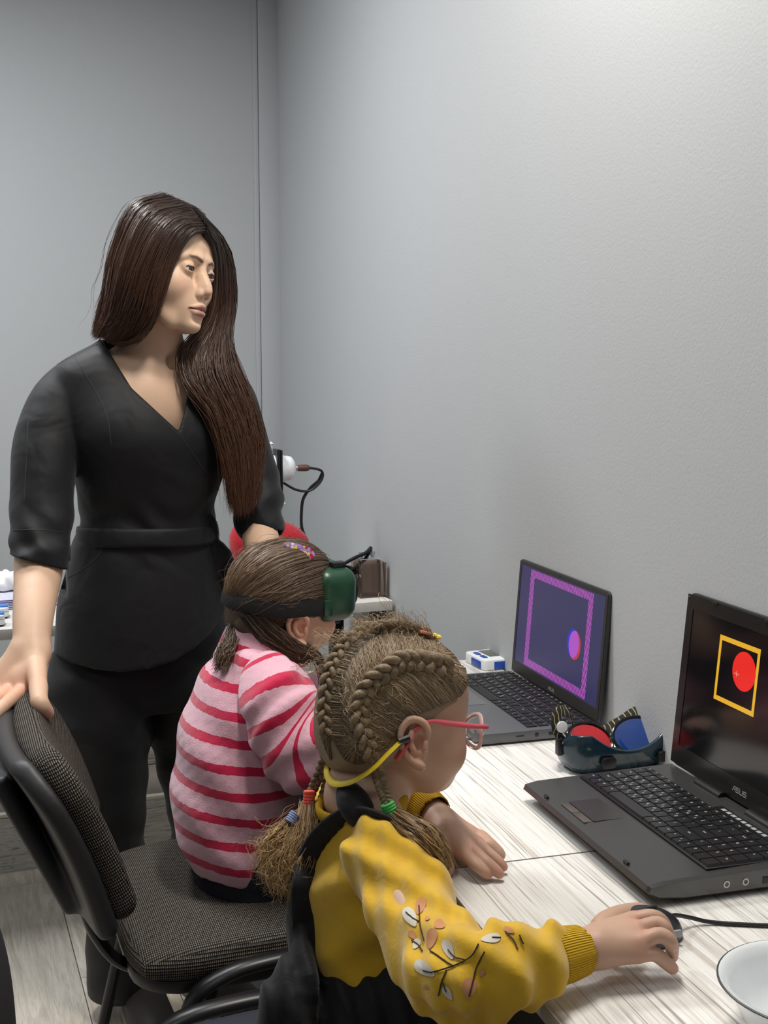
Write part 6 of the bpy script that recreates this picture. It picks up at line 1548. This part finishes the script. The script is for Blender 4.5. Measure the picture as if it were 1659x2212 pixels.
single(MB().tube(spline(mc, 60), .0022, 8), 'mouse_cable', BLKP, 'black mouse cable running to the right across the desk', 'cable', ang=80)
lc = [PZ(960, 1602, .7525), PZ(1010, 1598, .7525), PZ(1080, 1594, .7525), PZ(1150, 1591, .7525), PZ(1196, 1588, .7525)]
single(MB().tube(spline(lc, 30), .0020, 8), 'charger_cable', plain('cable_grey', srgb(70, 70, 72), .5), 'thin dark cable lying along the near side of the purple screened laptop', 'cable', ang=80)
# enamel bowl
bc = PZ(1585, 2158, .800) + V(.078, .0, 0); bc[2] = DZ
bowl = empty('bowl', bc, 'white enamel bowl with a thin dark rim at the near edge of the desk', 'bowl')
EN = plain('enamel_white', srgb(232, 236, 238), .18, coat=.5)
prof = [(0, .001), (.040, .001), (.046, .004), (.060, .020), (.070, .042), (.0745, .0495), (.0795, .0515), (.0790, .0535), (.0735, .0520), (.0685, .0440), (.0585, .0225), (.045, .0075), (.0, .0045)]
MB().lathe(prof, bc, 56).build('body', EN, bowl, ang=50)
MB().tube([bc + V(.0798 * math.cos(a), .0798 * math.sin(a), .0523) for a in np.linspace(0, 2 * math.pi, 56, endpoint=False)], .0011, 6, closed=True).build('rim', plain('rim_dark', srgb(60, 62, 66), .4), bowl)
# white and blue device behind the far laptop
dv = PZ(1058, 1436, DZ); Md = Matrix.Translation(tuple(dv)) @ Matrix.Rotation(R_(6), 4, 'Z')
dvr = empty('measuring_device', dv, 'small white and blue measuring device with a grey display behind the far laptop', 'device')
DW = plain('device_white', srgb(232, 236, 240), .35); DB = plain('device_blue', srgb(24, 70, 168), .35)
MB().rslab((0, .0, .0105), .070, .088, .021, .010, .003, M=Md).build('housing', DW, dvr)
MB().box((.008, -.0445, .0095), (.042, .003, .015), .001, M=Md).build('battery_cover', DB, dvr); MB().box((-.0352, -.010, .0095), (.003, .040, .014), .001, M=Md).build('side_grip', DB, dvr)
MB().box((.010, .008, .0212), (.038, .052, .0012), .0005, M=Md).build('display', plain('lcd_grey', srgb(92, 98, 88), .15), dvr)
for k in range(2): MB().rslab((-.021, .014 - .028 * k, .0214), .010, .022, .002, .004, .0005, M=Md).build('button', DB, dvr)
# ---- teal goggles with red and blue lenses
gb = PZ(1338, 1662, DZ); gb = gb + V(.0, .025, 0)
gb = gb + V(.008, 0, 0); Mg = T4(rot('Z', 4) * V(1.14, 1.14, 1.0)[None, :], gb); gg = empty('goggles', gb, 'teal goggles with one red and one blue lens between the two laptops', 'goggles')
TEAL = plain('goggle_teal', srgb(16, 46, 60), .22, coat=.4)
g = Sdf((-.10, -.06, -.004), (.10, .06, .095), .0018, Mg)
g.box((0, 0, .036), (.080, .034, .040), .026, 0); g.ell((0, 0, .036), (.084, .042, .040), .01)
g.ell((0, .0, .052), (.0770, .036, .046), .003, op='sub'); g.box((0, .0, .05), (.0765, .030, .040), .022, .003, op='sub')
g.ell((0, -.03, .100), (.066, .07, .066), .004, op='sub'); g.box((0, .05, .06), (.07, .03, .05), .01, .004, op='sub')
g.box((0, 0, -.010), (.2, .2, .0105), 0, 0, op='sub')
sdf_obj('shell', g, TEAL, gg, it=1)
RED = NT('lens_red'); RED.set(color=srgb(196, 16, 30), rough=.06, coat=1.0); RED = RED.m
BLU = NT('lens_blue'); BLU.set(color=srgb(10, 56, 130), rough=.05, coat=1.0); BLU = BLU.m
for x, mt, tl in ((-.034, RED, 12), (.036, BLU, -14)):
    Ml = Matrix(Mg.tolist()) @ Matrix.Translation((x, .010, .036)) @ Matrix.Rotation(R_(tl), 4, 'Y') @ Matrix.Rotation(R_(50), 4, 'X')
    MB().lathe([(0, .0012), (.020, .0008), (.0262, 0), (.0262, -.002), (0, -.002)], n=32, M=Ml @ Matrix.Scale(1.22, 4, (1, 0, 0))).build('lens', mt, gg)
    MB().tube([Ml @ Vector((.0335 * math.cos(a), .0275 * math.sin(a), 0)) for a in np.linspace(0, 2 * math.pi, 32, endpoint=False)], .0026, 8, closed=True).build('lens_rim', plain('rim_black', srgb(12, 14, 18), .2), gg)
for x in (-.036, .046):
    MB().rslab((0, 0, 0), .020, .016, .006, .005, .001, M=Matrix(Mg.tolist()) @ Matrix.Translation((x, -.0405, .020)) @ Matrix.Rotation(math.pi / 2, 4, 'X')).build('vent', BLKP, gg)
MB().lathe([(.006, 0), (.006, .003)], (0, 0, 0), 12, M=Matrix(Mg.tolist()) @ Matrix.Translation((0, .0, .02))).build('nose_pad', BLKP, gg)
WEB = NT('webbing'); wc = WEB.coords(); zz = WEB.n('TexWave', {'Vector': wc, 'Scale': 40.0, 'Distortion': 6.0}).outputs['Fac']; WEB.set(color=WEB.mix(WEB.math('GREATER_THAN', zz, .93), srgb(26, 28, 28), srgb(176, 160, 110)), rough=.8); WEB = WEB.m
def gp(*p): return (np.array(p) @ Mg[:3, :3].T) + Mg[:3, 3]
for pth in ([gp(-.082, .0, .052), gp(-.090, -.002, .068), gp(-.086, .004, .084), gp(-.074, .01, .086), gp(-.060, .02, .078), gp(-.05, .03, .06)], [gp(.080, .01, .056), gp(.074, .022, .066), gp(.052, .034, .064), gp(.03, .038, .05), gp(.0, .040, .034), gp(-.02, .040, .020)], [gp(.076, .0, .056), gp(.090, .004, .062), gp(.096, .012, .070)]):
    MB().tube(spline(pth, 24), .0085, 10, flat=(1, .16), up=(0, -1, 0)).build('strap', WEB, gg)
MB().lathe([(0, .003), (.007, .002), (.0085, 0), (.0085, -.003), (0, -.003)], gp(-.084, -.006, .068), 20, ax=(-.2, -1, .35)).build('strap_button', plain('button_grey', srgb(196, 200, 204), .25, coat=.5), gg)
MB().tube(spline([gp(-.084, -.006, .062), gp(-.078, -.008, .050), gp(-.084, -.006, .044)], 12), .0022, 8).build('strap_clip', plain('clip_metal', srgb(170, 172, 176), .25, .9), gg)
MB().box(gp(-.086, -.002, .036), (.008, .012, .022), .002).build('buckle', BLKP, gg)

# ================================================================== things on the back table
TT = TZ
def tb_(px, py, z=None): return PZ(px, py, TT if z is None else z)
SMK = NT('smoked_acrylic'); SMK.set(color=srgb(222, 208, 200), rough=.03, trans=.95, ior=1.12, spec=.5); SMK = SMK.m
c0 = tb_(806, 1292) + V(.0, .040, 0); Ma = Matrix.Translation(tuple(c0)) @ Matrix.Rotation(R_(5), 4, 'Z')
ab = empty('acrylic_box', c0, 'smoked clear acrylic organiser box on the corner of the back table', 'box')
def wall_box(M, sx, sy, h, t, name, mat, root, z0=.0005):
    b = MB()
    for (x, y, a, d_) in ((0, -sy / 2, sx, t), (0, sy / 2, sx, t), (-sx / 2, 0, t, sy), (sx / 2, 0, t, sy)): b.box((x, y, z0 + h / 2), (a, d_, h), .0004, M=M)
    b.box((0, 0, z0 + t / 2), (sx, sy, t), .0004, M=M); return b.build(name, mat, root)
wall_box(Ma, .070, .070, .088, .0025, 'outer_box', SMK, ab); wall_box(Ma @ Matrix.Translation((-.004, 0, .004)), .050, .058, .090, .002, 'inner_box', SMK, ab)
MB().box((-.006, -.010, .098), (.055, .030, .002), .0004, M=Ma).build('lid', plain('clear_lid', srgb(190, 190, 190), .1), ab)
for k, (x, y) in enumerate(((-.02, .0), (-.006, .008), (.008, -.004))):
    single(MB().lathe([(.0, .0), (.004, .001), (.004, .004), (.008, .006), (.008, .016), (0, .018)], Ma @ Vector((x, y, .0995)), 12), 'clear_knob', plain('clear_plastic', srgb(200, 204, 206), .08, trans=.6), ('small clear cap nearest the black bands on the smoked box', 'small clear cap in the middle of the smoked box top', 'small clear cap nearest the wall on the smoked box')[k], 'cap', group='clear caps on the box')
# black eye patches and bands heaped beside the box
bd_ = MB(); q = lambda x, y, Y: PY(x, y, Y)
for pts in ([(708, 1214, 2.98), (730, 1222, 2.97), (756, 1226, 2.95), (772, 1238, 2.94)], [(716, 1232, 2.96), (742, 1218, 2.95), (768, 1204, 2.94), (790, 1194, 2.93), (802, 1182, 2.93)], [(735, 1240, 2.95), (760, 1230, 2.94), (785, 1212, 2.94), (802, 1186, 2.935)]):
    bd_.tube(spline([q(*p) for p in pts], 20), .0115, 10, flat=(1.0, .4))
bk_ = single(bd_, 'strap_bundle', plain('black_rubber', srgb(16, 16, 18), .35), 'tangle of black goggle bands leaning against the smoked box', 'bands')
s = Sdf(tb_(770, 1290) + V(-.09, -.02, 0), tb_(770, 1290) + V(.04, .12, .12), .003); c = tb_(752, 1292) + V(0, .045, 0)
s.ell(c + V(0, 0, .026), (.034, .026, .026), 0); s.ell(c + V(-.012, .0, .052), (.022, .018, .016), .01); s.ell(c + V(.018, -.01, .060), (.012, .012, .012), .008); s.cut(c, (0, 0, -1))
single(sdf_obj('goggles', s, plain('black_goggle_plastic', srgb(20, 20, 22), .3)), 'goggles', None, 'black folded goggles behind the green goggles on the back table', 'goggles')
# red plush toy
pc = PY(580, 1198, 2.93)
s = Sdf(pc - .16, pc + .16, .0035); s.ell(pc + V(.008, 0, 0), (.088, .07, .088), 0); s.ell(pc + V(-.066, -.01, .035), (.034, .04, .050), .03); s.ell(pc + V(.05, .0, .02), (.05, .045, .04), .03); s.cut((0, 0, TT + .001), (0, 0, -1)); s.cap(pc + V(0, 0, -.02), (pc[0], pc[1], TT + .05), .07, .08, .03); s.cut((0, 0, TT + .001), (0, 0, -1))
PLU = plain('red_plush', srgb(168, 12, 30), .95, noise=.25, ns=200, bump=.8, bs=300, sheen=.2)
plush = sdf_obj('plush_toy', s, PLU); P = verts_np(plush.data); ii = NR.choice(len(P), 9000, replace=False)
plush.data.update(); nn = np.empty(len(P) * 3, np.float32); plush.data.vertices.foreach_get('normal', nn); nn = nn.reshape(-1, 3)
fur = MB(); FV, FF = [], []
for k in ii:
    p_ = P[k]; n_ = nn[k] + NR.normal(0, .45, 3); n_ /= np.linalg.norm(n_); t_ = np.cross(n_, V(.3, .5, .8)); t_ /= np.linalg.norm(t_); L_ = NR.uniform(.006, .014); j_ = len(FV)
    FV += [p_ - t_ * .0010, p_ + t_ * .0010, p_ + n_ * L_]; FF.append((j_, j_ + 1, j_ + 2))
tag(plush, 'fluffy bright red plush toy on the back table behind the woman', 'plush toy'); fur.add(FV, FF).build('fur', PLU, plush, ang=180)['kind'] = 'stuff'; 
# round white lamp head on a stand, with connector and cable
ld = empty('lamp_device', (PY(606, 1010, 3.04)[0], 3.04, TT), 'white round medical lamp head on a stand with a brown plug and black cable', 'medical lamp')
lc_ = PY(604, 1012, 3.04); axv = V(1, .04, 0)
MB().lathe([(.0, -.062), (.030, -.060), (.034, -.052), (.0355, -.020), (.0345, -.014), (.0, -.012)], lc_, 32, ax=axv).build('front_housing', DW, ld)
MB().lathe([(.0, -.006), (.0330, -.006), (.0345, .004), (.0340, .010), (.0325, .013), (.0325, .020), (.030, .030), (.020, .038), (.0, .040)], lc_, 32, ax=axv).build('rear_housing', DW, ld)
MB().box(lc_ + V(-.010, -.010, -.012), (.008, .060, .125), .001).build('bracket', BLK, ld); MB().box(lc_ + V(-.002, -.012, -.018), (.006, .050, .135), .001).build('bracket', BLK, ld)
MB().box(lc_ + V(-.004, -.012, -.0865), (.022, .055, .003), .0005).build('base_plate', DW, ld)
MB().lathe([(.006, 0), (.006, .008), (.0045, .009), (.0045, .026), (.008, .030), (0, .036)], lc_ + V(-.022, 0, .034), 14).build('top_screw', plain('clear_screw', srgb(210, 214, 214), .15), ld)
MB().tube([lc_ + V(.039, 0, 0), lc_ + V(.046, 0, 0)], .0085, 14).build('socket', plain('socket_metal', srgb(180, 180, 182), .3, .8), ld)
MB().tube([lc_ + V(.045, 0, 0), lc_ + V(.058, 0, 0), lc_ + V(.070, 0, 0), lc_ + V(.078, 0, 0)], [.0078, .0088, .0088, .0068], 14).build('plug', plain('plug_brown', srgb(92, 58, 46), .5), ld)
MB().tube(spline([PY(664, 1010, 3.04), PY(684, 1013, 3.04), PY(695, 1018, 3.04), PY(697, 1030, 3.04), PY(688, 1046, 3.04), PY(668, 1060, 3.04), PY(640, 1058, 3.04), PY(612, 1043, 3.035)], 50), .0034, 8).build('cable', BLKP, ld)
MB().tube(spline([PY(696, 1022, 3.045), PY(688, 1038, 3.05), PY(670, 1055, 3.05), PY(655, 1078, 3.05), PY(651, 1110, 3.05), PY(652, 1140, 3.05), PY(662, 1172, 3.05), PY(664, 1230, 3.05), PZ(664, 1262, TT + .004)], 60), .0042, 8).build('cable', BLKP, ld)
MB().tube([(lc_[0] - .008, lc_[1] + .02, TT + .008), (lc_[0] - .008, lc_[1] + .02, lc_[2] - .06)], .009, 14).build('post', BLK, ld); MB().rslab((lc_[0] - .008, lc_[1] + .02, TT + .0045), .14, .12, .008, .02, .001).build('foot', BLK, ld)
MB().box((lc_[0] - .008, lc_[1] + .005, lc_[2] - .07), (.02, .05, .02), .002).build('arm', BLK, ld)
for k, (dy, dz, cl) in enumerate(((-.012, -.012, (230, 200, 40)), (-.020, .004, (230, 120, 90)), (-.018, -.026, (200, 210, 60)))): MB().lathe([(0, .004), (.007, .002), (.008, 0), (0, 0)], lc_ + V(-.048, dy * 1.2 - .012, dz - .004), 10, ax=(-.3, -1, 0)).build('sticker', plain('sticker_%d' % cl[2], srgb(*cl), .4), ld)
# papers, tissue and two clip-on devices at the left end
PAP = NT('lined_paper'); pcx = PAP.coords(); ln_ = PAP.math('GREATER_THAN', PAP.math('SINE', PAP.math('MULTIPLY', PAP.n('SeparateXYZ', {0: pcx}).outputs[1], 900.0)), .55)
PAP.set(color=PAP.mix(ln_, srgb(226, 228, 236), srgb(110, 104, 150)), rough=.8); PAP = PAP.m
cpp = tb_(14, 1322) + V(0, .10, 0)
for k in range(6):
    o = MB().box((0, 0, 0), (.21, .15, .0022), .0002).build('printed_sheet', PAP); o.location = tuple(cpp + V(-.004 * k, .004 * k, .0022 + .0034 * k)); o.rotation_euler = (0, 0, R_(12 - 1.5 * k))
    tag(o, 'white card with fine violet lines, ' + ('lowest of', 'second from the bottom of', 'third from the bottom of', 'third from the top of', 'second from the top of', 'topmost of')[k] + ' the card stack', 'card', 'printed cards stacked on the back table')
s = Sdf(cpp + V(-.12, .02, 0), cpp + V(.10, .16, .12), .003); s.ell(cpp + V(-.02, .085, .040), (.075, .035, .030), 0); s.disp(lambda X, Y, Z: .006 * np.sin(160 * X + 50 * Z) * np.sin(120 * Y + 90 * Z)); s.cut(cpp + V(0, 0, .0235), (0, 0, -1))
single(sdf_obj('tissue', s, plain('tissue_white', srgb(236, 236, 236), .9), it=0), 'tissue', None, 'crumpled white tissue lying on the printed cards', 'tissue')
for k, (x, y, lab) in enumerate(((3, 1330, 'white and blue fingertip device beside the printed cards'), (-6, 1347, 'white and blue fingertip device nearest the edge of the back table'))):
    c = tb_(x, y + 3); r = empty('pulse_meter', c, lab, 'device', group='fingertip devices on the back table')
    MB().rslab(tuple(c + V(0, 0, .010)), .034, .052, .012, .010, .003).build('housing', DW, r); MB().rslab(tuple(c + V(0, 0, .021)), .034, .050, .010, .010, .003).build('top_shell', DW, r); MB().rslab(tuple(c + V(.006, 0, .0275)), .020, .034, .004, .006, .001).build('cap', plain('device_sky', srgb(60, 120, 200), .35), r); MB().rslab(tuple(c + V(0, 0, .002)), .028, .046, .004, .008, .0005).build('pad', BLKP, r)
# round base standing on the floor under the striped child's chair
rb = PZ(560, 2118, 0); rbr = empty('stool_base', rb, 'round grey floor base with a chrome rim under the fabric chair', 'stool')
MB().lathe([(0, .014), (.10, .012), (.135, .008), (.140, .0)], rb, 48).build('disc', plain('base_grey', srgb(96, 98, 100), .35, .5), rbr)
MB().tube([rb + V(.140 * math.cos(a), .140 * math.sin(a), .006) for a in np.linspace(0, 2 * math.pi, 48, endpoint=False)], .004, 8, closed=True).build('rim', plain('chrome', srgb(210, 210, 208), .12, 1.0), rbr)
